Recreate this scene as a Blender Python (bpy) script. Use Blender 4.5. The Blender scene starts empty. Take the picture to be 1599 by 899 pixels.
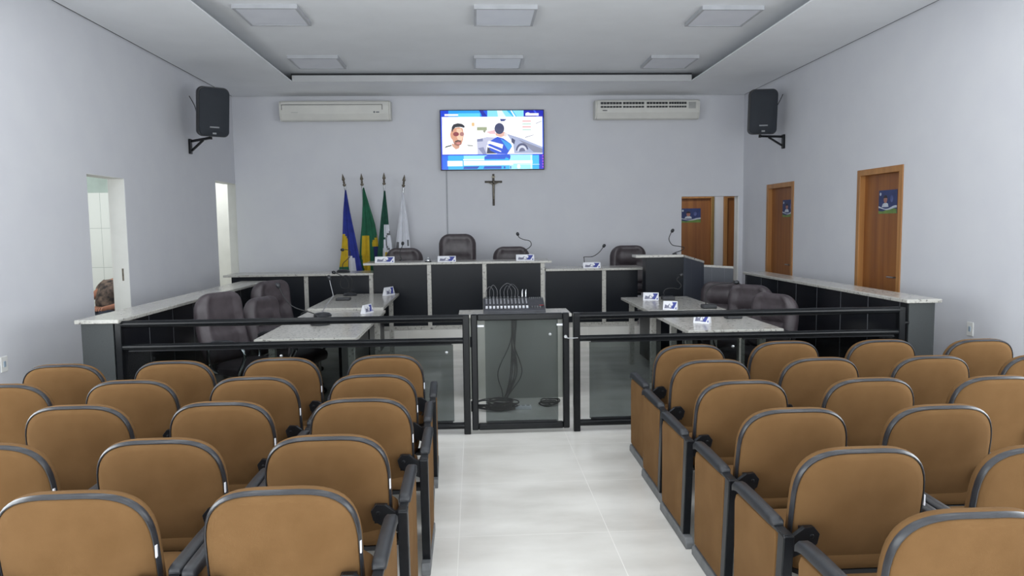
import bpy, bmesh, math, random
from mathutils import Vector, Matrix
R = math.radians
PI = math.pi
random.seed(7)
SC = bpy.context.scene
COL = SC.collection

# ------------------------------------------------------------------ camera
YAW, PITCH, ROLL, FPX = 0.0507793, -0.0851472, -0.0123744, 1140.94
fw = Vector((math.sin(YAW) * math.cos(PITCH), math.cos(YAW) * math.cos(PITCH), math.sin(PITCH)))
rt0 = Vector((math.cos(YAW), -math.sin(YAW), 0))
up0 = rt0.cross(fw)
rt = math.cos(ROLL) * rt0 + math.sin(ROLL) * up0
up = -math.sin(ROLL) * rt0 + math.cos(ROLL) * up0
cd = bpy.data.cameras.new('camera')
cam = bpy.data.objects.new('camera', cd)
COL.objects.link(cam)
cam.matrix_world = Matrix(((rt.x, up.x, -fw.x, 0), (rt.y, up.y, -fw.y, 0), (rt.z, up.z, -fw.z, 1.6), (0, 0, 0, 1)))
cd.sensor_width = 36.0
cd.lens = FPX / 1599 * 36.0
cd.clip_start = 0.05
SC.camera = cam

# ------------------------------------------------------------------ light and exposure
SC.view_settings.view_transform = 'Standard'
SC.view_settings.look = 'None'
SC.view_settings.gamma = 1.0
SC.view_settings.use_curve_mapping = False
SC.view_settings.exposure = -0.25
try:
    SC.cycles.max_bounces = 10
    SC.cycles.diffuse_bounces = 6
    SC.cycles.transparent_max_bounces = 12
    SC.cycles.caustics_reflective = False
    SC.cycles.caustics_refractive = False
except Exception:
    pass
W = bpy.data.worlds.new('daylight')
SC.world = W
W.use_nodes = True
W.node_tree.nodes['Background'].inputs[0].default_value = (0.80, 0.90, 1.0, 1)
W.node_tree.nodes['Background'].inputs[1].default_value = 0.9


def area(name, loc, rot, sx, sy, power, color):
    l = bpy.data.lights.new(name, 'AREA')
    l.shape = 'RECTANGLE'
    l.size, l.size_y, l.energy, l.color = sx, sy, power, color
    o = bpy.data.objects.new(name, l)
    o.location = loc
    o.rotation_euler = rot
    COL.objects.link(o)
    return o


# daylight through the glazed entrance and side windows behind the camera
area('window_daylight', (0.3, -2.85, 1.35), (R(101), 0, 0), 6.4, 2.3, 370, (0.95, 0.98, 1.0))
area('window_daylight', (-3.40, 2.1, 1.6), (R(98), 0, R(-90)), 4.8, 1.9, 185, (0.95, 0.98, 1.0))
area('window_daylight', (4.04, 2.1, 1.6), (R(98), 0, R(90)), 4.8, 1.9, 185, (0.95, 0.98, 1.0))


# ------------------------------------------------------------------ materials
def lin(c):
    return c / 12.92 if c <= 0.04045 else ((c + 0.055) / 1.055) ** 2.4


def hexc(h):
    h = h.lstrip('#')
    return tuple(lin(int(h[i:i + 2], 16) / 255) for i in (0, 2, 4)) + (1,)


MATS = {}


def mat(name, col, rough=0.5, metal=0.0, noise=None, bump=None, spec=0.5, coat=0.0, scale2=None, col2=None, emit=None, sheen=0.0):
    """Procedural principled material: colour broken by noise between col and col2, optional bump."""
    if name in MATS:
        return MATS[name]
    m = bpy.data.materials.new(name)
    m.use_nodes = True
    nt = m.node_tree
    b = nt.nodes['Principled BSDF']
    c = hexc(col) if isinstance(col, str) else tuple(col) + (1,)
    b.inputs['Base Color'].default_value = c
    b.inputs['Roughness'].default_value = rough
    b.inputs['Metallic'].default_value = metal
    b.inputs['Specular IOR Level'].default_value = spec
    b.inputs['Coat Weight'].default_value = coat
    if sheen:
        b.inputs['Sheen Weight'].default_value = sheen
    if emit:
        b.inputs['Emission Color'].default_value = c
        b.inputs['Emission Strength'].default_value = emit
    tc = nt.nodes.new('ShaderNodeTexCoord')
    if noise:
        n = nt.nodes.new('ShaderNodeTexNoise')
        n.inputs['Scale'].default_value = noise
        n.inputs['Detail'].default_value = 4
        nt.links.new(tc.outputs['Object'], n.inputs['Vector'])
        r = nt.nodes.new('ShaderNodeValToRGB')
        c2 = hexc(col2) if col2 else tuple(x * 0.86 for x in c[:3]) + (1,)
        r.color_ramp.elements[0].color = c2
        r.color_ramp.elements[0].position = 0.35
        r.color_ramp.elements[1].color = c
        r.color_ramp.elements[1].position = 0.65
        nt.links.new(n.outputs['Fac'], r.inputs['Fac'])
        nt.links.new(r.outputs['Color'], b.inputs['Base Color'])
    if bump:
        n2 = nt.nodes.new('ShaderNodeTexNoise')
        n2.inputs['Scale'].default_value = bump[0]
        n2.inputs['Detail'].default_value = 3
        nt.links.new(tc.outputs['Object'], n2.inputs['Vector'])
        bp = nt.nodes.new('ShaderNodeBump')
        bp.inputs['Strength'].default_value = bump[1]
        bp.inputs['Distance'].default_value = 0.004
        nt.links.new(n2.outputs['Fac'], bp.inputs['Height'])
        nt.links.new(bp.outputs['Normal'], b.inputs['Normal'])
    MATS[name] = m
    return m


def granite(name, base, dark, light, scale, rough, spec=0.5):
    m = bpy.data.materials.new(name)
    m.use_nodes = True
    nt = m.node_tree
    b = nt.nodes['Principled BSDF']
    tc = nt.nodes.new('ShaderNodeTexCoord')
    n = nt.nodes.new('ShaderNodeTexNoise')
    n.inputs['Scale'].default_value = scale
    n.inputs['Detail'].default_value = 6
    n.inputs['Roughness'].default_value = 0.75
    nt.links.new(tc.outputs['Object'], n.inputs['Vector'])
    r = nt.nodes.new('ShaderNodeValToRGB')
    e = r.color_ramp.elements
    e[0].position, e[0].color = 0.34, hexc(dark)
    e[1].position, e[1].color = 0.46, hexc(base)
    x = e.new(0.60)
    x.color = hexc(base)
    x = e.new(0.72)
    x.color = hexc(light)
    nt.links.new(n.outputs['Fac'], r.inputs['Fac'])
    nt.links.new(r.outputs['Color'], b.inputs['Base Color'])
    b.inputs['Roughness'].default_value = rough
    b.inputs['Specular IOR Level'].default_value = spec
    MATS[name] = m
    return m


def tiled(name, base, grout, axes, pitch, offset, width, rough, vary=None, spec=0.5):
    """Tiles with grout lines on the given object-space axes."""
    m = bpy.data.materials.new(name)
    m.use_nodes = True
    nt = m.node_tree
    b = nt.nodes['Principled BSDF']
    tc = nt.nodes.new('ShaderNodeTexCoord')
    sep = nt.nodes.new('ShaderNodeSeparateXYZ')
    nt.links.new(tc.outputs['Object'], sep.inputs[0])
    fac = None
    for ax, p, o in zip(axes, pitch, offset):
        a = nt.nodes.new('ShaderNodeMath')
        a.operation = 'SUBTRACT'
        a.inputs[1].default_value = o - p * 0.5
        nt.links.new(sep.outputs[ax], a.inputs[0])
        d = nt.nodes.new('ShaderNodeMath')
        d.operation = 'PINGPONG'
        d.inputs[1].default_value = p * 0.5
        nt.links.new(a.outputs[0], d.inputs[0])
        g = nt.nodes.new('ShaderNodeMath')
        g.operation = 'GREATER_THAN'
        g.inputs[1].default_value = p * 0.5 - width * 0.5
        nt.links.new(d.outputs[0], g.inputs[0])
        if fac is None:
            fac = g
        else:
            mx = nt.nodes.new('ShaderNodeMath')
            mx.operation = 'MAXIMUM'
            nt.links.new(fac.outputs[0], mx.inputs[0])
            nt.links.new(g.outputs[0], mx.inputs[1])
            fac = mx
    mix = nt.nodes.new('ShaderNodeMix')
    mix.data_type = 'RGBA'
    mix.inputs['A'].default_value = hexc(base)
    mix.inputs['B'].default_value = hexc(grout)
    if vary:
        n = nt.nodes.new('ShaderNodeTexNoise')
        n.inputs['Scale'].default_value = vary[1]
        n.inputs['Detail'].default_value = 5
        mp = nt.nodes.new('ShaderNodeMapping')
        mp.inputs['Scale'].default_value = (1, 2.2, 1)
        nt.links.new(tc.outputs['Object'], mp.inputs['Vector'])
        nt.links.new(mp.outputs[0], n.inputs['Vector'])
        r = nt.nodes.new('ShaderNodeValToRGB')
        r.color_ramp.elements[0].color = hexc(vary[0])
        r.color_ramp.elements[0].position = 0.3
        r.color_ramp.elements[1].color = hexc(base)
        r.color_ramp.elements[1].position = 0.62
        nt.links.new(n.outputs['Fac'], r.inputs['Fac'])
        nt.links.new(r.outputs['Color'], mix.inputs['A'])
    nt.links.new(fac.outputs[0], mix.inputs['Factor'])
    nt.links.new(mix.outputs['Result'], b.inputs['Base Color'])
    b.inputs['Roughness'].default_value = rough
    b.inputs['Specular IOR Level'].default_value = spec
    MATS[name] = m
    return m


def wood(name, light, dark, rough=0.45, stretch=(14, 14, 0.8)):
    m = bpy.data.materials.new(name)
    m.use_nodes = True
    nt = m.node_tree
    b = nt.nodes['Principled BSDF']
    tc = nt.nodes.new('ShaderNodeTexCoord')
    mp = nt.nodes.new('ShaderNodeMapping')
    mp.inputs['Scale'].default_value = stretch
    nt.links.new(tc.outputs['Object'], mp.inputs['Vector'])
    n = nt.nodes.new('ShaderNodeTexNoise')
    n.inputs['Scale'].default_value = 1.0
    n.inputs['Detail'].default_value = 6
    nt.links.new(mp.outputs[0], n.inputs['Vector'])
    r = nt.nodes.new('ShaderNodeValToRGB')
    r.color_ramp.elements[0].color = hexc(dark)
    r.color_ramp.elements[0].position = 0.3
    r.color_ramp.elements[1].color = hexc(light)
    r.color_ramp.elements[1].position = 0.7
    nt.links.new(n.outputs['Fac'], r.inputs['Fac'])
    nt.links.new(r.outputs['Color'], b.inputs['Base Color'])
    b.inputs['Roughness'].default_value = rough
    MATS[name] = m
    return m


def glass(name, tint, fres=1.35, rough=0.0):
    m = bpy.data.materials.new(name)
    m.use_nodes = True
    nt = m.node_tree
    nt.nodes.remove(nt.nodes['Principled BSDF'])
    out = nt.nodes['Material Output']
    t = nt.nodes.new('ShaderNodeBsdfTransparent')
    t.inputs[0].default_value = tint + (1,)
    g = nt.nodes.new('ShaderNodeBsdfGlossy')
    g.inputs['Roughness'].default_value = rough
    f = nt.nodes.new('ShaderNodeFresnel')
    f.inputs['IOR'].default_value = fres
    mx = nt.nodes.new('ShaderNodeMixShader')
    geo = nt.nodes.new('ShaderNodeNewGeometry')
    inv = nt.nodes.new('ShaderNodeMath')
    inv.operation = 'SUBTRACT'
    inv.inputs[0].default_value = 1.0
    nt.links.new(geo.outputs['Backfacing'], inv.inputs[1])
    mul = nt.nodes.new('ShaderNodeMath')
    mul.operation = 'MULTIPLY'
    nt.links.new(f.outputs[0], mul.inputs[0])
    nt.links.new(inv.outputs[0], mul.inputs[1])
    nt.links.new(mul.outputs[0], mx.inputs[0])
    nt.links.new(t.outputs[0], mx.inputs[1])
    nt.links.new(g.outputs[0], mx.inputs[2])
    nt.links.new(mx.outputs[0], out.inputs[0])
    MATS[name] = m
    return m


def glow(name, col, s):
    if name in MATS:
        return MATS[name]
    m = bpy.data.materials.new(name)
    m.use_nodes = True
    nt = m.node_tree
    b = nt.nodes['Principled BSDF']
    b.inputs['Base Color'].default_value = (0.01, 0.01, 0.01, 1)
    b.inputs['Roughness'].default_value = 0.25
    b.inputs['Emission Color'].default_value = hexc(col)
    b.inputs['Emission Strength'].default_value = s
    MATS[name] = m
    return m


wall_m = mat('wall_paint', '#d5d6db', 0.75, noise=3.0, col2='#d2d3d9', bump=(60, 0.06), spec=0.2)
ceil_m = mat('ceiling_paint', '#eceef1', 0.8, noise=2.0, col2='#e8eaed', spec=0.2)
white_m = mat('white_paint', '#e6e6e3', 0.6, noise=4.0, col2='#dfdfdc')
gap_m = mat('shadow_gap', '#3a3c3f', 0.9, noise=8.0)
floor_m = tiled('porcelain_tile', '#dfddd8', '#e6e4df', (0, 1), (0.78, 0.772), (-0.103, 3.666), 0.004, 0.22, vary=('#c6c3bd', 1.3))
ktile_m = tiled('white_wall_tile', '#eef1ee', '#c3c9c6', (0, 2), (0.5, 0.5), (-4.75, 0.13), 0.006, 0.25)
granite_m = granite('pale_granite', '#b2b0aa', '#3f3b38', '#d6d4ce', 42, 0.2)
black_m = granite('black_granite', '#15181e', '#0d0f13', '#292d36', 160, 0.3, spec=0.2)
grey_gran_m = granite('dark_grey_granite', '#313536', '#1e2122', '#464a4b', 120, 0.5)
btile_m = tiled('black_tile', '#14161b', '#67696d', (1,), (0.475,), (6.30,), 0.010, 0.22, spec=0.35)
stile_m = tiled('slate_tile', '#3b3f49', '#51555d', (0, 1), (0.16, 0.3), (0.1, 0.1), 0.004, 0.35)
fabric_m = mat('tan_fabric', '#6d5235', 0.95, noise=7.0, col2='#654b2f', bump=(900, 0.25), spec=0.1)
plastic_m = mat('black_plastic', '#23252a', 0.42, noise=30, col2='#1c1e22', bump=(400, 0.15))
edge_m = mat('edge_trim_rubber', '#2e2f33', 0.33, noise=20, col2='#26272b')
steel_m = mat('black_steel', '#121418', 0.34, noise=25, col2='#0c0e12', spec=0.3)
foot_m = mat('foot_paint', '#6a6c6e', 0.5, noise=18, col2='#5a5c5e')
rail_m = mat('black_rail_enamel', '#0f1114', 0.22, noise=15, col2='#0b0d10', spec=0.22)
leather_m = mat('brown_leather', '#494246', 0.40, noise=14, col2='#3e373b', bump=(180, 0.25))
chrome_m = mat('chrome', '#c9cbce', 0.12, metal=1.0, noise=9, col2='#bfc1c4')
doorwood_m = wood('door_wood', '#96602f', '#7c4a25')
framewood_m = wood('frame_wood', '#b27f4a', '#996a3a')
bronze_m = mat('old_bronze', '#837b6e', 0.45, metal=0.4, noise=40, col2='#5f584d')
silver_m = mat('brushed_silver', '#b6b8ba', 0.3, metal=0.9, noise=30, col2='#8d8f92')
ac_m = mat('ac_plastic', '#d6d5cf', 0.5, noise=5, col2='#d0cfca')
grille_m = mat('speaker_grille', '#2b3038', 0.75, noise=300, col2='#1f242b', bump=(500, 0.3))
smoked_m = glass('smoked_glass', (0.54, 0.57, 0.57), 1.28, 0.02)
clear_m = glass('clear_glass', (0.86, 0.93, 0.90), 1.4)
edgeglass_m = mat('green_glass_edge', '#31443f', 0.15, noise=6)
paper_m = mat('white_acrylic', '#dfe0e6', 0.35, noise=12, col2='#d8d9e0')
blue_m = mat('print_blue', '#2b3890', 0.4, noise=12, col2='#25317f')
greyprint_m = mat('print_grey', '#84859a', 0.4, noise=60, col2='#5c5d72')
red_m = mat('red_enamel', '#a3171a', 0.35, noise=8, col2='#901316')
panel_m = mat('lamp_diffuser', '#dfe1e8', 0.4, noise=4, col2='#dadce4')


# ------------------------------------------------------------------ mesh building
class MB:
    def __init__(self):
        self.v, self.f, self.m = [], [], []

    def add(self, vs, fs, mi=0):
        o = len(self.v)
        self.v += [tuple(p) for p in vs]
        for f in fs:
            self.f.append(tuple(o + i for i in f))
            self.m.append(mi)
        return self

    def box(self, x0, x1, y0, y1, z0, z1, mi=0, M=None):
        vs = [(x, y, z) for x in (x0, x1) for y in (y0, y1) for z in (z0, z1)]
        if M is not None:
            vs = [M @ Vector(p) for p in vs]
        return self.add(vs, [(0, 1, 3, 2), (4, 6, 7, 5), (0, 4, 5, 1), (2, 3, 7, 6), (0, 2, 6, 4), (1, 5, 7, 3)], mi)

    def beam(self, a, b, w, h, mi=0, upv=(0, 0, 1)):
        a, b = Vector(a), Vector(b)
        d = (b - a).normalized()
        u = Vector(upv)
        if abs(d.dot(u)) > 0.98:
            u = Vector((0, 1, 0))
        s = d.cross(u).normalized() * (w / 2)
        t = s.cross(d).normalized() * (h / 2)
        vs = []
        for p in (a, b):
            vs += [p - s - t, p + s - t, p + s + t, p - s + t]
        return self.add(vs, [(0, 3, 2, 1), (4, 5, 6, 7), (0, 1, 5, 4), (1, 2, 6, 5), (2, 3, 7, 6), (3, 0, 4, 7)], mi)

    def rings(self, rs, mi=0, closed=True, caps=True, loop=False):
        n = len(rs[0])
        vs = [p for r in rs for p in r]
        fs = []
        k = len(rs)
        for i in range(k if loop else k - 1):
            a, b = i * n, ((i + 1) % k) * n
            for j in range(n if closed else n - 1):
                j2 = (j + 1) % n
                fs.append((a + j, a + j2, b + j2, b + j))
        if caps and closed and not loop:
            fs.append(tuple(reversed(range(n))))
            fs.append(tuple(range((k - 1) * n, k * n)))
        return self.add(vs, fs, mi)

    def tube(self, pts, r, n=8, mi=0, loop=False):
        pts = [Vector(p) for p in pts]
        k = len(pts)
        rs = []
        prev = None
        for i, p in enumerate(pts):
            if loop:
                d = pts[(i + 1) % k] - pts[i - 1]
            else:
                d = pts[min(i + 1, k - 1)] - pts[max(i - 1, 0)]
            d.normalize()
            if prev is None:
                u = Vector((0, 0, 1)) if abs(d.z) < 0.9 else Vector((1, 0, 0))
                s = d.cross(u).normalized()
            else:
                s = (prev - d * prev.dot(d)).normalized()
            prev = s
            t = d.cross(s)
            rr = r[i] if isinstance(r, (list, tuple)) else r
            rs.append([p + (s * math.cos(2 * PI * j / n) + t * math.sin(2 * PI * j / n)) * rr for j in range(n)])
        return self.rings(rs, mi, True, True, loop)

    def lathe(self, prof, c=(0, 0, 0), n=20, mi=0, axis='Z'):
        rs = []
        for r, z in prof:
            ring = []
            for j in range(n):
                a = 2 * PI * j / n
                p = (max(r, 1e-4) * math.cos(a), max(r, 1e-4) * math.sin(a), z)
                if axis == 'Y':
                    p = (p[0], -p[2], p[1])
                elif axis == 'X':
                    p = (p[2], p[0], p[1])
                ring.append((p[0] + c[0], p[1] + c[1], p[2] + c[2]))
            rs.append(ring)
        return self.rings(rs, mi)

    def prism(self, poly, a, b, axis='X', mi=0):
        """poly: 2-D outline swept between a and b along axis. X: poly=(y,z); Y: poly=(x,z); Z: poly=(x,y)"""
        def P(q, t):
            return (t, q[0], q[1]) if axis == 'X' else ((q[0], t, q[1]) if axis == 'Y' else (q[0], q[1], t))
        return self.rings([[P(q, a) for q in poly], [P(q, b) for q in poly]], mi)

    def poly(self, pts, mi=0):
        return self.add(pts, [tuple(range(len(pts)))], mi)

    def obj(self, name, mats, parent=None, smooth=35, bevel=0, subsurf=0, M=None):
        me = bpy.data.meshes.new(name)
        vs = self.v if M is None else [tuple(M @ Vector(p)) for p in self.v]
        me.from_pydata(vs, [], self.f)
        ms = mats if isinstance(mats, (list, tuple)) else [mats]
        for m in ms:
            me.materials.append(m)
        me.polygons.foreach_set('material_index', self.m)
        bm = bmesh.new()
        bm.from_mesh(me)
        if len(self.f) > 1:
            bmesh.ops.recalc_face_normals(bm, faces=bm.faces)
        if smooth and not bevel:
            th = R(smooth)
            for e in bm.edges:
                e.smooth = not (len(e.link_faces) == 2 and e.calc_face_angle(0) > th) and len(e.link_faces) == 2
            for f in bm.faces:
                f.smooth = True
        bm.to_mesh(me)
        bm.free()
        o = bpy.data.objects.new(name, me)
        COL.objects.link(o)
        if parent is not None:
            o.parent = parent
        if bevel:
            md = o.modifiers.new('bevel', 'BEVEL')
            md.width = bevel
            md.segments = 2
            md.limit_method = 'ANGLE'
        if subsurf:
            md = o.modifiers.new('smooth', 'SUBSURF')
            md.levels = md.render_levels = subsurf
        return o


def tag(o, label=None, cat=None, group=None, kind=None):
    if label:
        o['label'] = label
    if cat:
        o['category'] = cat
    if group:
        o['group'] = group
    if kind:
        o['kind'] = kind
    return o


def thing(name, label, cat, loc=(0, 0, 0), rz=0, group=None):
    o = bpy.data.objects.new(name, None)
    o.empty_display_size = 0.1
    COL.objects.link(o)
    o.location = loc
    o.rotation_euler = (0, 0, rz)
    return tag(o, label, cat, group)


def dup(root, loc, rz, label, group=None, skip=()):
    r = root.copy()
    COL.objects.link(r)
    r.location = loc
    r.rotation_euler = (0, 0, rz)
    r['label'] = label
    if group:
        r['group'] = group
    for ch in list(root.children):
        if ch.name.split('.')[0] in skip:
            continue
        c = ch.copy()
        COL.objects.link(c)
        c.parent = r
        for g in ch.children:
            if g.name.split('.')[0] in skip:
                continue
            d = g.copy()
            COL.objects.link(d)
            d.parent = c
    return r


def struct(name, mb, m, parent=None, **k):
    o = mb.obj(name, m, parent, **k)
    if parent is None:
        o['kind'] = 'structure'
    return o


def arc(cx, cy, r, a0, a1, n):
    return [(cx + r * math.cos(R(a0 + (a1 - a0) * i / n)), cy + r * math.sin(R(a0 + (a1 - a0) * i / n))) for i in range(n + 1)]


def rrect(w, h, r, n=6, r2=None):
    """rounded rectangle, centred in x, bottom at 0; r top radius, r2 bottom radius; counter-clockwise"""
    r2 = r if r2 is None else r2
    p = []
    p += arc(w / 2 - r2, r2, r2, -90, 0, n)
    p += arc(w / 2 - r, h - r, r, 0, 90, n)
    p += arc(-w / 2 + r, h - r, r, 90, 180, n)
    p += arc(-w / 2 + r2, r2, r2, 180, 270, n)
    return p


def smoothpts(pts, k=6):
    """Catmull-Rom through points"""
    pts = [Vector(p) for p in pts]
    out = []
    for i in range(len(pts) - 1):
        p0 = pts[max(i - 1, 0)]
        p1, p2 = pts[i], pts[i + 1]
        p3 = pts[min(i + 2, len(pts) - 1)]
        for j in range(k):
            t = j / k
            out.append(0.5 * ((2 * p1) + (p2 - p0) * t + (2 * p0 - 5 * p1 + 4 * p2 - p3) * t * t + (3 * p1 - p0 - 3 * p2 + p3) * t ** 3))
    out.append(pts[-1])
    return out


# ------------------------------------------------------------------ room
XL, XR, YB, YR, ZC, ZU = -3.64, 4.28, 11.49, -3.0, 3.60, 3.74
WT = 0.17
struct('floor', MB().box(-6.2, 6.2, YR - 0.2, 13.4, -0.1, 0), floor_m, smooth=0)


def wall_y(mb, x0, x1, spans, y0, y1, z1):
    """wall running along Y between x0,x1 with openings (ya,yb,za,zb)"""
    y = y0
    for (ya, yb, za, zb) in sorted(spans):
        mb.box(x0, x1, y, ya, 0, z1)
        if za > 0:
            mb.box(x0, x1, ya, yb, 0, za)
        mb.box(x0, x1, ya, yb, zb, z1)
        y = yb
    if y < y1:
        mb.box(x0, x1, y, y1, 0, z1)
    return mb


struct('wall_left', wall_y(MB(), XL - WT, XL, [(-0.4, 4.6, 0.6, 2.6), (7.15, 7.90, 0, 2.14), (10.62, YB, 0, 2.29)], YR, YB, ZU), wall_m, smooth=0)
struct('wall_right', wall_y(MB(), XR, XR + WT, [(-0.4, 4.6, 0.6, 2.6), (7.13, 8.0, 0, 2.16), (9.63, 10.53, 0, 2.145)], YR, YB, ZU), wall_m, smooth=0)
bw = MB()
bw.box(XL, 3.29, YB, YB + 0.15, 0, ZU)
bw.box(4.21, XR + WT, YB, YB + 0.15, 0, ZU)
bw.box(3.29, 4.21, YB, YB + 0.15, 2.025, ZU)
struct('wall_back', bw, wall_m, smooth=0)
rw = MB()
rw.box(XL - WT, -3.0, YR - 0.15, YR, 0, ZU)
rw.box(3.6, XR + WT, YR - 0.15, YR, 0, ZU)
rw.box(-3.0, 3.6, YR - 0.15, YR, 2.6, ZU)
struct('wall_rear', rw, wall_m, smooth=0)

# ceiling: upper slab plus the lowered border around the recess
struct('ceiling', MB().box(XL - WT, XR + WT, YR - 0.15, YB + 0.15, ZU, ZU + 0.1), ceil_m, smooth=0)
sb = MB()
g = 0.02
sb.box(XL + g, -2.46, YR, YB - g, ZC, ZC + 0.015)
sb.box(3.10, XR - g, YR, YB - g, ZC, ZC + 0.015)
sb.box(-2.46, 3.10, 10.37, YB - g, ZC, ZC + 0.085)
sb.box(-2.46, 3.10, YR, -1.4, ZC, ZC + 0.085)
struct('ceiling_border', sb, ceil_m, smooth=0)
struct('trim_6', MB().box(-2.458, 3.098, 10.362, 10.3695, ZC - 0.001, ZC + 0.086), mat('darkened_fascia', '#bfc0c2', 0.8, noise=3.0, col2='#babbbd', spec=0.2), smooth=0)  # fascia strip: ceiling paint darkened in its colour to offset window light
struct('trim_1', MB().box(-2.5, 3.14, 10.50, 10.52, ZC + 0.085, ZU), gap_m, smooth=0)
cv = MB()
cv.box(XL + 0.001, XL + g - 0.002, YR, YB - 0.02, ZC + 0.004, ZC + 0.08)
cv.box(XR - g + 0.002, XR - 0.001, YR, YB - 0.02, ZC + 0.004, ZC + 0.08)
cv.box(XL + 0.02, XR - 0.02, YB - g + 0.002, YB - 0.001, ZC + 0.004, ZC + 0.08)
struct('trim_2', cv, gap_m, smooth=0)

# glazed entrance and side windows behind the camera
w1 = struct('window_1', MB().box(-3.0, 3.6, YR - 0.09, YR - 0.08, 0.02, 2.58), clear_m, smooth=0)
f = MB()
for x in (-3.0, -1.35, 0.3, 1.95, 3.55):
    f.box(x, x + 0.05, YR - 0.12, YR - 0.05, 0, 2.6)
f.box(-3.0, 3.6, YR - 0.12, YR - 0.05, 2.55, 2.6)
f.box(-3.0, 3.6, YR - 0.12, YR - 0.05, 0, 0.06)
f.obj('window_frame', silver_m, w1, smooth=0)
for n_, x in (('window_2', XL - 0.1), ('window_3', XR + 0.1)):
    w2 = struct(n_, MB().box(x - 0.005, x + 0.005, -0.4, 4.6, 0.6, 2.6), clear_m, smooth=0)
    f = MB()
    for y in (-0.4, 1.24, 2.9, 4.55):
        f.box(x - 0.03, x + 0.03, y, y + 0.05, 0.6, 2.6)
    for z in (0.6, 2.55):
        f.box(x - 0.03, x + 0.03, -0.4, 4.6, z, z + 0.05)
    f.obj('window_frame', silver_m, w2, smooth=0)

# side room with white tiles (left), passage (far left) and corridor (far right)
sr = MB()
sr.box(-6.0, XL - WT, 9.62, 9.72, 0, 2.08)
struct('wall_side_room_upper', MB().box(-6.0, XL - WT, 9.62, 9.72, 2.08, 3.0), mat('pale_green_paint', '#b9c8c2', 0.7, noise=5.0), smooth=0)
struct('wall_side_room', sr, ktile_m, smooth=0)
s2 = MB()
s2.box(-6.1, -6.0, 6.0, 9.72, 0, 3.0)
s2.box(-6.0, XL - WT, 5.9, 6.0, 0, 3.0)
s2.box(-6.1, -6.0, 9.72, 13.1, 0, 3.0)
s2.box(-6.0, XL - WT, 13.0, 13.1, 0, 3.0)
s2.box(XL - WT - 0.0, XL - 0.02, YB + 0.15, 13.1, 0, 3.0)
struct('wall_outer_left', s2, white_m, smooth=0)
struct('ceiling_side_rooms', MB().box(-6.1, XL - WT, 5.9, 13.1, 3.0, 3.1), ceil_m, smooth=0)
s3 = MB()
s3.box(2.3, 3.60, 12.9, 13.0, 0, 2.6)
s3.box(4.27, 4.45, 12.9, 13.0, 0, 2.6)
s3.box(3.60, 5.6, 12.9, 13.0, 2.10, 2.6)
s3.box(5.2, 5.6, 12.9, 13.0, 0, 2.1)
s3.box(2.2, 2.3, YB + 0.15, 13.0, 0, 2.6)
s3.box(5.5, 5.6, YB + 0.15, 12.9, 0, 2.6)
s3.box(XR + WT, 5.6, YB + 0.05, YB + 0.15, 0, 2.6)
struct('wall_corridor', s3, wall_m, smooth=0)
struct('ceiling_corridor', MB().box(2.2, 5.6, YB + 0.15, 13.0, 2.6, 2.7), ceil_m, smooth=0)


def added_room_lamp(x, y, z, p, label):  # added lamps, unseen by the camera, to brighten the side rooms and corridor
    t = thing('added_lamp', label, 'added lamp', (x, y, z))
    MB().box(-0.2, 0.2, -0.2, 0.2, -0.03, 0).obj('frame', white_m, t, bevel=0.004)
    MB().box(-0.17, 0.17, -0.17, 0.17, -0.034, -0.029).obj('diffuser', glow('added_lamp_glow', '#ffffff', 3.0), t, smooth=0)
    l = bpy.data.lights.new('added_lamp_light', 'AREA')
    l.size, l.energy, l.color = 0.34, p, (0.97, 1.0, 0.98)
    o = bpy.data.objects.new('added_lamp_light', l)
    COL.objects.link(o)
    o.parent = t
    o.location = (0, 0, -0.04)
    return t


added_room_lamp(-4.75, 8.0, 3.0, 38, 'added unseen lamp lighting the tiled side room')
added_room_lamp(-4.75, 12.2, 3.0, 30, 'added unseen lamp lighting the white passage at far left')
added_room_lamp(3.95, 12.25, 2.6, 6, 'added unseen lamp lighting the corridor at far right')


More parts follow.
